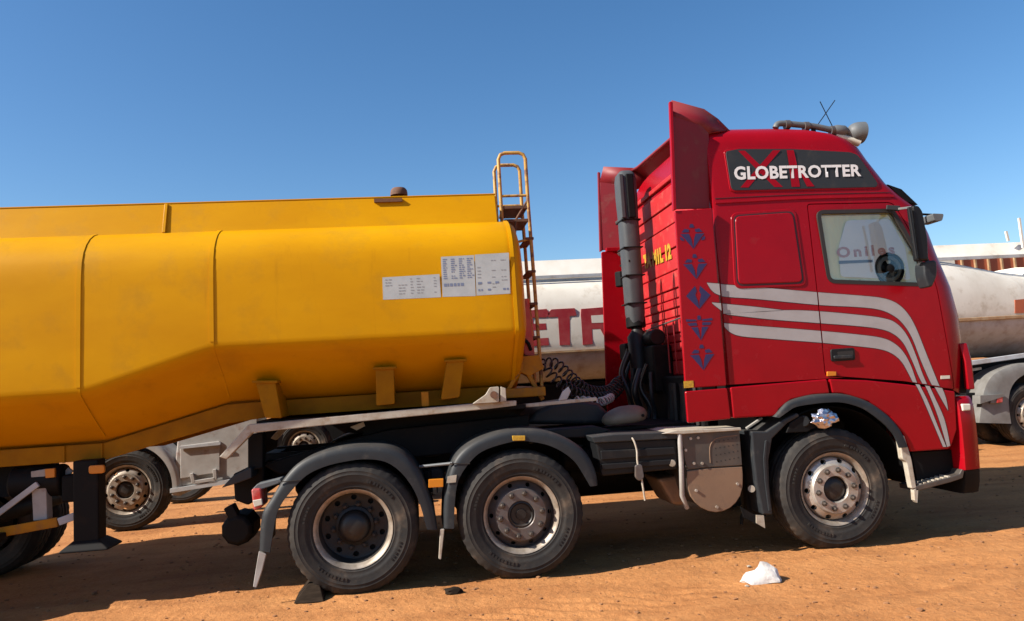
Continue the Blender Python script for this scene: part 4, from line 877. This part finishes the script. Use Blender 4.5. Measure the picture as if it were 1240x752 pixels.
obj('plate_holes', rn, 'seal', ft)['kind'] = 'stuff'
for p in ((-1.220,0.030,1.001),(-1.155,0.030,1.003),(-1.208,0.030,0.796),(-1.137,0.030,0.791),(-1.206,0.030,0.573),(-0.845,0.030,0.600),(-1.040,0.030,0.426),(-1.270,0.030,0.909)):
    obj('bolt', MB().cyl((p[0],.018,p[2]),(p[0],.04,p[2]), .012, 8), 'rim', ft)
obj('plate_outline', MB().tube([(x,.029,z) for x,z in smooth_line([(-1.065,0.790),(-1.058,0.916),(-1.014,0.977),(-0.936,0.995),(-0.810,0.999)],4)], .004, 6), 'alub', ft)
obj('tank_filler', MB().cyl((-0.717,0.050,0.547),(-0.673,0.150,0.530), .03, 10), 'rimlip', ft)
obj('drain_plug', MB().cyl((-0.751,0.200,0.321),(-0.767,0.200,0.232), .015, 8), 'black', ft)
obj('exhaust_shield', MB().prism([(-1.429,0.646),(-1.204,0.664),(-1.167,0.400),(-1.307,0.411)], .35,.8), 'alub', TRK, bevel=.03)
# front mudguard behind the wheel
obj('front_mudguard', MB().prism([(-0.695,1.026),(-0.564,1.017),(-0.394,1.110),(-0.272,1.154),(-0.255,1.123),(-0.369,1.072),(-0.517,0.953),(-0.567,0.775),(-0.580,0.559),(-0.573,0.328),(-0.659,0.338),(-0.692,0.603),(-0.698,0.784)], .0,.42), 'fend', TRK, bevel=.012)
obj('mudguard_rib', MB().prism([(-0.587,0.941),(-0.568,0.943),(-0.595,0.778),(-0.596,0.525),(-0.588,0.363),(-0.611,0.365),(-0.622,0.617),(-0.616,0.797)], -.012,.01), 'fend', TRK, bevel=.004)
obj('mud_flap', MB().prism([(-0.726,0.340),(-0.638,0.328),(-0.637,0.220),(-0.662,0.233),(-0.812,0.321),(-0.834,0.412)], .03,.05), 'black', TRK)
obj('flap_edge', MB().prism([(-0.708,0.335),(-0.643,0.326),(-0.641,0.222),(-0.714,0.270)], .02,.035), 'cream', TRK)
obj('inner_panel', MB().prism([(-0.692,1.014),(-0.562,1.006),(-0.563,0.562),(-0.540,0.280),(-0.710,0.275),(-0.697,0.628)], .2,.26), 'black', TRK)
for a,b in (((-0.734,0.350,1.032),(-0.619,0.350,1.119)),((-0.611,0.300,1.027),(-0.458,0.300,1.110)),((-0.443,0.300,1.023),(-0.322,0.300,1.087))): obj('step_bar', MB().bar(a,b,.05,.02), 'bggrey', TRK, bevel=.004)
obj('cab_step_back', MB().box(-.95,-.5,.3,.5,.95,1.15), 'black', TRK)
# snorkel on the cab rear wall
SX = -1.10
pz = [(-1.100,1.475,3.709), (-1.100,1.802,2.115)]
sy = 1.75
sp = MB(); rings = []
for z,w,dd in ((2.09,.075,.06),(2.2,.085,.075),(3.0,.088,.08),(3.25,.088,.08),(3.45,.095,.085),(3.66,.095,.085),(3.72,.085,.075),(3.755,.055,.05)):
    rings.append([(SX+1.25*dd*math.copysign(abs(math.cos(a))**.6,math.cos(a)), sy+w*1.4*math.copysign(abs(math.sin(a))**.6,math.sin(a)), z) for a in [2*PI*k/24 for k in range(24)]])
snk = obj('air_snorkel', sp.loft(rings), 'stack', TRK, smooth=50)
obj('snorkel_grille', MB().box(SX-.03,SX+.05,sy-.152,sy-.11,3.22,3.70), 'black', snk, bevel=.01)
obj('snorkel_edge', MB().box(SX-.105,SX-.06,sy-.145,sy-.10,3.22,3.70), 'stack', snk, bevel=.008)
for z in (2.3,2.6,2.9,3.2): obj('snorkel_band', MB().box(SX-.106,SX+.106,sy-.13,sy+.13,z,z+.012), 'black', snk)
obj('snorkel_strap', MB().bar((SX-.09,sy+.1,2.74),(SX-.05,sy-.12,2.76), .02,.02), 'black', snk)
for z in (3.28,2.92): 
    obj('snorkel_bracket', MB().prism([(SX-.05,z),(SX+.02,z+.02),(SX+.02,z-.06),(SX-.03,z-.03)], sy+.08,sy+.36), 'rimd', TRK, bevel=.006)
obj('rear_lamp_unit', MB().cyl((SX,2.18,2.55),(SX,2.18,2.72), .07, 14), 'black', TRK, bevel=.01)
can = obj('air_cleaner', MB().tube([(SX,1.72,1.45),(SX,1.72,1.95),(SX,1.72,2.02),(SX,1.74,2.12)], .1, 18, rads=[.10,.11,.06,.05]), 'blackp', TRK, smooth=40)
obj('collar', MB().tube([(SX,1.74,2.05),(SX,1.75,2.16)], .105, 18), 'black', can, smooth=40, bevel=.008)
obj('cleaner_drum', MB().cyl((SX+.1,1.35,1.92),(SX+.1,1.62,1.92), .085, 18), 'blackp', can, smooth=40, bevel=.012)
obj('cleaner_body', MB().box(SX+.02,SX+.22,1.3,1.66,1.36,1.84), 'black', can, bevel=.02)
rnd = random.Random(5)
for k in range(9):
    y = 2.0-.09*k; x = SX-.08+rnd.uniform(-.05,.1); z0 = rnd.uniform(1.55,1.85)
    pts = [(x,y,z0),(x-.06+rnd.uniform(-.04,.04),y+rnd.uniform(-.05,.05),z0-.22),(x+rnd.uniform(-.06,.06),y+rnd.uniform(-.06,.06),z0-.42),(x+rnd.uniform(-.02,.1),y,1.0)]
    obj('service_hose', MB().tube(smooth_line(pts,5), .02 if k%3 else .034, 8), 'hose' if k%4 else 'fend', TRK, smooth=60)
obj('hose_block', MB().box(SX-.08,SX+.02,1.95,2.2,1.72,1.9), 'black', TRK, bevel=.02)
obj('guard_rail', MB().tube([(-1.0,2.0,2.0),(-1.05,.1,2.06)], .008, 8), 'rimd', TRK)
for y in (.25,.45,.65,.85,1.05): obj('guard_rail', MB().tube([(-1.0,y,2.05),(-1.0,y,1.55)], .007, 8), 'redd', TRK)
obj('engine_cover', MB().box(-1.0,-.84,.3,2.2,1.0,1.52), 'black', TRK, bevel=.02)
for k in range(6): obj('pipe', MB().cyl((-1.02,.35+.14*k,1.08),(-1.02+.03*(k%2),.38+.13*k,1.45), .02+.012*(k%3), 8), 'blackp' if k%2 else 'rimk', TRK, smooth=40)
# dusty hump cover and catwalk drum
hc = Vector((-1.628,0.550,1.184))
bm = bmesh.new(); bmesh.ops.create_uvsphere(bm, u_segments=28, v_segments=16, radius=1)
for v in bm.verts:
    p = v.co; x = math.copysign(abs(p.x)**.75, p.x); z = p.z*.10*(1-.25*max(0,-p.x)); v.co = Vector((x*.205, p.y*.16, max(-.05, z)+.02*p.x))+hc
me = bpy.data.meshes.new('valve_cover'); bm.to_mesh(me); bm.free()
vc = obj('valve_cover', me, mat('dusty_olive_plastic', (.13,.11,.082), .6, col2=(.165,.135,.10), scale=8), TRK, smooth=60)
obj('cover_hole', MB().cyl((hc.x+.13,.40,hc.z+.01),(hc.x+.13,.44,hc.z+.01), .014, 10), 'black', vc)
dp = [(-2.514,1.166),(-2.385,1.285),(-2.213,1.341),(-1.996,1.357),(-1.805,1.315),(-1.711,1.218),(-1.687,1.111)]
obj('catwalk_cover', MB().prism(dp, .75,1.5), 'fend', TRK, bevel=.04, seg=4, smooth=50)
obj('blocker_drum', MB().tube([(-2.05,1.55,.60),(-2.0,1.55,.60),(-1.0,1.55,.60),(-.95,1.55,.60)], .24, 24, rads=[.16,.24,.24,.16]), 'black', TRK, smooth=40)  # dark drum added to block the view of the sunlit ground strip
obj('deck_plate', MB().box(-2.55,-1.0,.5,1.95,1.075,1.10), 'black', TRK)
obj('side_rail', MB().prism([(-2.536,1.135),(-1.948,1.138),(-1.821,1.094),(-1.970,1.041),(-2.469,1.068)], .3,.5), 'blackp', TRK, bevel=.01)
for k in range(14): obj('frame_bolt', MB().cyl((-4.5+k*.2,.795,.86+.12*(k%2)),(-4.5+k*.2,.82,.86+.12*(k%2)), .016, 8), 'rimd', TRK)
for x in (XM+.42,XM-.42,XR-.42): 
    obj('air_bellows', MB().lathe([(.0005,-.1),(.09,-.1),(.115,-.08),(.12,-.05),(.10,-.02),(.12,.02),(.12,.06),(.09,.09),(.0005,.09)], 18, (0,0,0)), 'blackp', TRK, smooth=50, loc=(x+1.3,-.53,.72)).rotation_euler = (PI/2,0,0)
for k,(x0,x1,z0) in enumerate(((-3.9,-3.0,1.1),(-3.6,-2.4,1.02),(-2.9,-1.7,1.06),(-4.6,-3.7,1.0),(-2.2,-1.2,1.0))):
    obj('brake_line', MB().tube(smooth_line([(x0,.74,z0),(x0+.25*(x1-x0),.72-.02*k,z0-.06),(x0+.6*(x1-x0),.70,z0-.02-.03*(k%2)),(x1,.74,z0+.04)],6), .011, 7), 'hose' if k%2 else 'grey', TRK, smooth=60)
obj('brake_chamber', MB().cyl((-3.33,.55,.78),(-3.33,.70,.78), .085, 18), 'rimk', TRK, smooth=40, bevel=.02)
obj('valve_block', MB().box(-3.42,-3.28,.60,.75,.95,1.08), 'rimk', TRK, bevel=.015)
obj('air_tank', MB().cyl((-2.25,.45,.86),(-1.9,.45,.86), .1, 20), 'black', TRK, smooth=40, bevel=.02)

# ------------------------------------------------------------------ coiled air hoses between truck and trailer
def coil(path, r, turns, rad, m, label):
    P = [Vector(p) for p in smooth_line(path, 12)]; P = [Vector(p) for p in resample(P, turns*11)]; n = len(P); pts = []
    for i in range(n):
        t = i/(n-1); d = (P[min(i+1,n-1)]-P[max(i-1,0)]).normalized(); s = d.cross(Vector((0,1,0))).normalized(); u = d.cross(s); w = 2*PI*turns*t
        pts.append(P[i]+(s*math.cos(w)+u*math.sin(w))*r*min(1,10*t,10*(1-t)))
    tag(obj('coiled_air_hose', MB().tube(pts, rad, 6), m, smooth=70), label, 'hose', 'coiled hoses between tank and cab')
coil([(-2.348,0.800,1.735),(-2.268,0.820,1.724),(-2.156,0.850,1.695),(-2.028,0.900,1.581),(-1.887,1.000,1.463),(-1.726,1.150,1.413),(-1.524,1.350,1.424),(-1.344,1.600,1.549)], .047, 24, .009, 'hose', 'upper black coiled air hose arching from tank front to cab back')
coil([(-2.366,0.700,1.710),(-2.292,0.700,1.669),(-2.204,0.720,1.559),(-2.075,0.780,1.468),(-1.930,0.900,1.397),(-1.753,1.050,1.360),(-1.525,1.300,1.367),(-1.322,1.600,1.487)], .047, 24, .009, 'hose', 'lower black coiled air hose sagging between tank front and cab back')
coil([(-2.063,0.800,1.353),(-1.963,0.800,1.347),(-1.858,0.850,1.332),(-1.728,0.900,1.322),(-1.552,1.200,1.353)], .036, 11, .010, 'hosew', 'short pale coiled cable lying behind the black coiled hoses')

# ------------------------------------------------------------------ background tankers
def bg_section(x, y0, zt, zs, zb, s=1.0, dz=0):
    half = [(1.25,zt+.05),(.8,zt+.04),(.45,zt-.01),(.25,zt-.10),(.11,zt-.23),(.03,zt-.42),(.0,zt-.65),(.0,zs+.12),(.01,zs),(.05,zs-.12),(.14,zs-.25),(.3,zs-.37),(.6,zb),(1.25,zb-.02)]
    pts = half+[(2.5-y,z) for y,z in half[-2:0:-1]]; cz = (zt+zb)/2
    return [(x, y0+1.25+(y-1.25)*s, cz+dz+(z-cz)*s) for y,z in pts]
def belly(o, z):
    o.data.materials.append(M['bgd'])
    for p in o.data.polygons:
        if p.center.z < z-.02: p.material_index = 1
BGA = thing('tanker_truck', 'white tank truck with dark red lettering behind the yellow tanker', 'truck', (-3,5.25,0))
YA = 4.0
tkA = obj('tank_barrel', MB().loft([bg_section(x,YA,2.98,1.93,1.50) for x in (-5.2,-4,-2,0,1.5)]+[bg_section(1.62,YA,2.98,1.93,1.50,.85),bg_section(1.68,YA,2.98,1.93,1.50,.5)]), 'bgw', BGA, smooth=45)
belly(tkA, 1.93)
obj('belly_band', MB().box(-5.2,1.5,YA-.02,YA+.03,1.90,1.925), 'bgr', BGA)
obj('coaming_wall', MB().bar((-1.85,YA+.31,2.955),(-1.85,YA+.43,3.235),6.7,.02,(0,1,0)), 'coam', BGA); obj('coaming_wall', MB().box(-5.2,1.5,YA+2.2,YA+2.22,2.96,3.235), 'bgw', BGA)
obj('coaming_foot', MB().box(-5.2,1.5,YA+.22,YA+.259,2.955,2.995), 'bgd', BGA)
ps = [(-1.547,3.039),(-1.475,3.235),(-1.404,3.233),(-1.299,3.040)]
for nm,pls in (('letter', [[(-1.957,2.497),(-1.661,2.505),(-1.620,2.435),(-1.669,2.392),(-1.862,2.396),(-1.856,2.312),(-1.685,2.309),(-1.680,2.224),(-1.861,2.222),(-1.857,2.110),(-1.664,2.111),(-1.659,2.010),(-1.976,2.010)]]),
               ('letter', [[(-1.642,2.448),(-1.593,2.496),(-1.272,2.498),(-1.254,2.429),(-1.256,2.395),(-1.348,2.394),(-1.369,2.000),(-1.512,2.002),(-1.509,2.390),(-1.646,2.391)]]),
               ('letter', [[(-1.192,2.403),(-1.181,2.482),(-0.820,2.493),(-0.719,2.437),(-0.680,2.344),(-0.722,2.243),(-0.807,2.202),(-0.705,2.004),(-0.845,2.000),(-0.935,2.197),(-1.050,2.197),(-1.053,1.994),(-1.192,1.990)], ])):
    mb = MB()
    for pl in pls: mb.prism(pl, YA-.0025, YA+.02)
    lt = obj(nm, mb, 'bgred', BGA)
obj('letter_counter', MB().prism([(-1.050,2.384),(-0.864,2.387),(-0.822,2.328),(-0.872,2.279),(-1.046,2.282)], YA-.005,YA-.003), 'bgw', BGA)
obj('chassis_rail', MB().box(-7.4,2.6,YA+.7,YA+.8,.85,1.15), 'black', BGA); obj('chassis_rail', MB().box(-7.4,2.6,YA+1.7,YA+1.8,.85,1.15), 'black', BGA)
obj('under_frame', MB().box(-5.2,1.5,YA+.5,YA+2.0,1.16,1.48), 'black', BGA)
for x in (-7.12,1.0,2.3):
    for y,rz in ((YA,0),(YA+2.5,PI)): make_wheel('front', BGA, (x,y,ZC), rz, 'bg', .4)
fdo = [(-7.12+.66*math.cos(R(a)), .5+.66*math.sin(R(a))) for a in range(165,-12,-8)]; fdi = [(-7.12+.56*math.cos(R(a)), .5+.56*math.sin(R(a))) for a in range(165,-12,-8)]
arch(fdo, fdi, YA-.01, YA+.5, 'front_fender', 'bggrey', BGA)
obj('cabinet', MB().prism([(-6.499,1.069),(-6.013,1.254),(-5.624,1.354),(-5.503,1.294),(-5.524,0.564),(-5.646,0.542),(-6.500,0.483),(-6.569,0.488)], YA+.02, YA+.6), 'bggrey', BGA, bevel=.02)
obj('cabinet_door', MB().prism([(-6.457,0.994),(-5.976,1.023),(-5.985,0.630),(-6.465,0.584)], YA-.0, YA+.019), 'bggrey', BGA, bevel=.008)
obj('hinge_bar', MB().bar((-6.465,3.980,0.975),(-5.964,3.980,0.992), .02,.03), 'bgd', BGA)
obj('cabinet_sill', MB().prism([(-6.583,0.472),(-5.520,0.566),(-5.521,0.514),(-6.584,0.421)], YA-.03, YA+.5), 'bgd', BGA)
for a,b in (((-6.322,3.980,0.646),(-6.295,3.980,0.521)),((-6.294,3.980,0.531),(-6.034,3.980,0.553)),((-6.035,3.980,0.542),(-6.042,3.980,0.677))): obj('step_hoop', MB().bar(a,b,.035,.045), 'bggrey', BGA, bevel=.006)
sw = (-4.954,4.100,0.870); spare = make_wheel('front', BGA, (sw[0],4.1,sw[2]), 0, 'bg'); spare.scale = (.68,.68,.68)
obj('spare_bracket', MB().prism([(-5.301,0.860),(-5.217,0.896),(-5.199,0.821),(-5.292,0.807)], 4.0,4.3), 'bgw', BGA)
obj('far_side_box', MB().box(-5.6,-2.4,YA+.5,YA+2.0,.55,1.2), 'black', BGA, bevel=.03)
# right hand tanker
BGC = thing('tanker_trailer', 'grimy white tank trailer with tapering front, right behind the red cab', 'trailer', (4,6.55,0))
YC = 5.3
zt = (5.554,3.209)[1]; zsm = (5.864,2.111)[1]; zbt = (6.027,1.484)[1]
cs = [bg_section(x,YC,zt,zsm,zbt) for x in (.8,2,3.5,4.6,5.2)]+[bg_section(x,YC,zt-d_,zsm,zbt) for x,d_ in ((5.5,.03),(5.8,.09),(6.2,.18),(6.6,.27),(7.2,.36))]+[bg_section(x,YC,zt,zsm,zbt,s,dz) for x,s,dz in ((7.32,.9,-.12),(7.4,.6,-.12),(7.42,.3,-.12))]
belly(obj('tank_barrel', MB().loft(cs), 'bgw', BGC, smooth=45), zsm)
obj('belly_band', MB().box(.8,7.2,YC-.012,YC+.03,zsm-.03,zsm+.03), 'bgr', BGC, bevel=.01)
zk0 = (6.047,3.170)[1]; zk1 = (6.080,3.426)[1]
obj('coaming_wall', MB().bar((4,YC+.29,zk0),(4,YC+.42,zk1),6.4,.02,(0,1,0)), 'coam', BGC); obj('coaming_wall', MB().box(.8,7.2,YC+2.2,YC+2.22,zk0,zk1), 'bgw', BGC)
obj('coaming_foot', MB().box(.8,7.4,YC+.20,YC+.249,zk0-.03,zk0+.02), 'bgd', BGC)
for a,b in (((6.761,5.600,3.439),(6.737,5.600,3.613)),((7.028,5.600,3.313),(7.019,5.600,3.836))): obj('rail_post', MB().bar(a,b,.035), 'bgw', BGC)
obj('tank_side_plate', MB().prism([(6.488,2.397),(6.980,2.416),(6.946,2.167),(6.459,2.177)], YC-.008,YC+.01), 'orange', BGC)
obj('frame_beam', MB().bar((5.555,5.500,1.383),(7.053,5.500,1.493), .1,.08), 'bgd', BGC, bevel=.01)
obj('under_frame', MB().box(.8,7.5,YC+.45,YC+2.0,.95,1.42), 'black', BGC)
for x in (1.4,2.7):
    for y,rz in ((YC,0),(YC+2.5,PI)): make_wheel('front', BGC, (x,y,ZC), rz, 'bg')
# its tractor's rear end
BGD = thing('tractor_truck', 'grey mudguard and rear wheel of another truck at the right edge', 'truck', (7.5,6.5,0))
wx = (6.562,5.300,0.558)
make_wheel('front', BGD, (wx[0],YC,ZC), 0, 'bg'); make_wheel('front', BGD, (wx[0],YC+2.5,ZC), PI, 'bg')
make_wheel('front', BGD, (wx[0]-.12,YC+.5,ZC), 0, 'bg'); make_wheel('front', BGD, (wx[0]+1.35,YC,ZC), 0, 'bg'); 
do = [(5.596,0.420),(5.677,0.710),(5.770,0.973),(5.929,1.166),(6.168,1.274),(6.477,1.338),(6.780,1.335),(7.109,1.289),(7.396,1.149)]; di = [(6.139,0.371),(6.135,0.681),(6.174,0.867),(6.251,0.998),(6.370,1.099),(6.546,1.171),(6.762,1.199),(7.088,1.139),(7.312,0.989)]
gd = arch(do, di, YC-.02, YC+.6, 'mudguard', 'gfend', BGD)
obj('tail_lamp', MB().prism([(5.792,0.824),(6.000,0.824),(5.986,0.718),(5.779,0.718)], YC-.06,YC-.02), 'gfend', gd, bevel=.01)
obj('tail_lamp_red', MB().prism([(5.895,0.817),(6.000,0.818),(5.988,0.731),(5.883,0.724)], YC-.075,YC-.061), 'redl', gd, bevel=.01)
obj('lamp_shelf', MB().prism([(5.599,0.863),(6.029,0.863),(6.023,0.823),(5.582,0.730)], YC-.08,YC+.1), 'gfend', gd)
obj('chassis', MB().box(wx[0]-1.3,wx[0]+5,YC+.7,YC+1.8,.7,1.05), 'black', BGD)
obj('white_valve', MB().bar((5.787,5.600,1.275),(5.957,5.600,1.293), .06,.04), 'cream', BGD)
obj('tail_beam', MB().box(wx[0]-1.0,wx[0]-.6,YC+.2,YC+2.3,.5,.9), 'black', BGD, bevel=.02)
# third row: orange ribbed trailer
ORG = thing('box_trailer', 'faded orange ribbed trailer side seen above the right white tank', 'trailer', (12,10,0))
oz = (9.042,9.000,3.523)
obj('trailer_body', MB().box(oz[0]-1.8,oz[0]+8,9.0,11.4,2.3,(9.485,3.839)[1]), 'orange', ORG, bevel=.03)
for k in range(14): obj('rib', MB().box(oz[0]-1.5+k*.32,oz[0]-1.46+k*.32,8.95,8.999,2.4,(9.485,3.839)[1]-.03), 'bgr', ORG)
for x in (10.5,12,15):
    make_wheel('front', ORG, (x,9.0,ZC), 0, 'bg')

# ------------------------------------------------------------------ small things on the ground
sc = Vector((-1.019,-0.650)).to_3d()
bm = bmesh.new()
hull = [(-.155,0,.0),(-.14,-.05,.03),(-.10,-.08,.0),(.10,-.08,.0),(.14,-.02,.0),(.12,.07,.0),(-.08,.09,.0),(-.09,.0,.095),(-.03,-.03,.10),(.0,-.03,.165),(.045,-.02,.155),(.075,-.03,.115),(.12,-.02,.09),(.10,-.06,.05),(.02,-.075,.06),(.04,.05,.13)]
for p in hull: bm.verts.new(Vector(p))
bmesh.ops.convex_hull(bm, input=bm.verts); bmesh.ops.triangulate(bm, faces=bm.faces[:]); bmesh.ops.subdivide_edges(bm, edges=bm.edges[:], cuts=3, use_grid_fill=True)
for v in bm.verts:
    p = v.co; n_ = noise.noise_vector(p*22); p += n_*.008+noise.noise_vector(p*9)*.014
    d = Vector((p.x+.06, p.y+.03, p.z-.16)); 
    if p.x < -.005 and p.z > .075: p.z = .075+(p.z-.075)*.45
    v.co = Vector((p.x*1.1, p.y, p.z*.84))+sc
me = bpy.data.meshes.new('stone'); bm.to_mesh(me); bm.free(); st_ = obj('white_stone', me, 'stone', smooth=28)
tag(st_, 'lump of white stone lying on the sand before the front wheel', 'stone')
for k,(px,lb) in enumerate((((-1.170,-0.757),'small pale stone chip in front of the white stone lump'),((-0.927,-0.251),'small pale stone chip just behind the white stone lump'))):
    bm = bmesh.new(); bmesh.ops.create_icosphere(bm, subdivisions=2, radius=.012)
    for v in bm.verts: v.co = Vector((v.co.x*1.4, v.co.y, v.co.z*.7))*(1+.5*noise.noise(v.co*90+Vector((k*3,0,0))))+Vector((px[0],px[1],.003))
    me = bpy.data.meshes.new('chip'); bm.to_mesh(me); bm.free()
    tag(obj('stone_chip', me, 'cream', smooth=30), lb, 'stone', 'chips around the white stone')
ck = (-4.358,-0.063)
tag(obj('wheel_chock', MB().loft([[(ck[0]-.10,ck[1]+.02,-.01),(ck[0]+.13,ck[1]-.01,-.01),(ck[0]+.12,ck[1]+.34,-.01),(ck[0]-.11,ck[1]+.34,-.01)],[(ck[0]-.0,ck[1]+.10,.10),(ck[0]+.09,ck[1]+.08,.10),(ck[0]+.09,ck[1]+.33,.11),(ck[0]-.01,ck[1]+.33,.11)]]), 'wood', bevel=.006), 'dark wooden wedge chock behind the rear tractor wheel', 'chock')
cl = (-3.260,-0.174)
def clod(name, c, s, m, seed):
    bm = bmesh.new(); bmesh.ops.create_icosphere(bm, subdivisions=2, radius=1)
    for v in bm.verts:
        p = v.co.copy(); k = 1+.6*noise.noise(p*1.7+Vector((seed,0,0))); v.co = Vector((p.x*s[0]*k+c[0], p.y*s[1]*k+c[1], p.z*s[2]*k+s[2]*.5))
    me = bpy.data.meshes.new(name); bm.to_mesh(me); bm.free(); return obj(name, me, m, smooth=30)
tag(clod('leather_scrap', cl, (.08,.05,.022), 'wood', 3), 'dark flattened scrap lying on the sand before the rear wheels', 'scrap')
# loose clods and grit
mb = MB(); rnd = random.Random(11); base = []
bm = bmesh.new(); bmesh.ops.create_icosphere(bm, subdivisions=1, radius=1); bv = [v.co.copy() for v in bm.verts]; bf = [tuple(v.index for v in f.verts) for f in bm.faces]; bm.free()
for i in range(5200):
    x = rnd.uniform(-8,5); y = rnd.uniform(-2.4,2.8) if i%4 else rnd.uniform(2.5,6)
    s = .003+.013*rnd.random()**4
    if i%45 == 0: s *= 1.7
    o = Vector((rnd.random()*50,0,0)); z = ground_z(x,y)
    mb.add([(x+p.x*s*(1+.5*noise.noise(p*1.5+o))*1.3, y+p.y*s*(1+.5*noise.noise(p*1.5+o)), z+p.z*s*.7+s*.25) for p in bv], bf)
gr = obj('loose_grit', mb, mat('clod_soil', (.30,.14,.055), .95, col2=(.15,.065,.03), scale=3), smooth=40); gr['kind'] = 'stuff'; gr['label'] = 'loose sandy clods and grit scattered over the ground'; gr['category'] = 'grit'
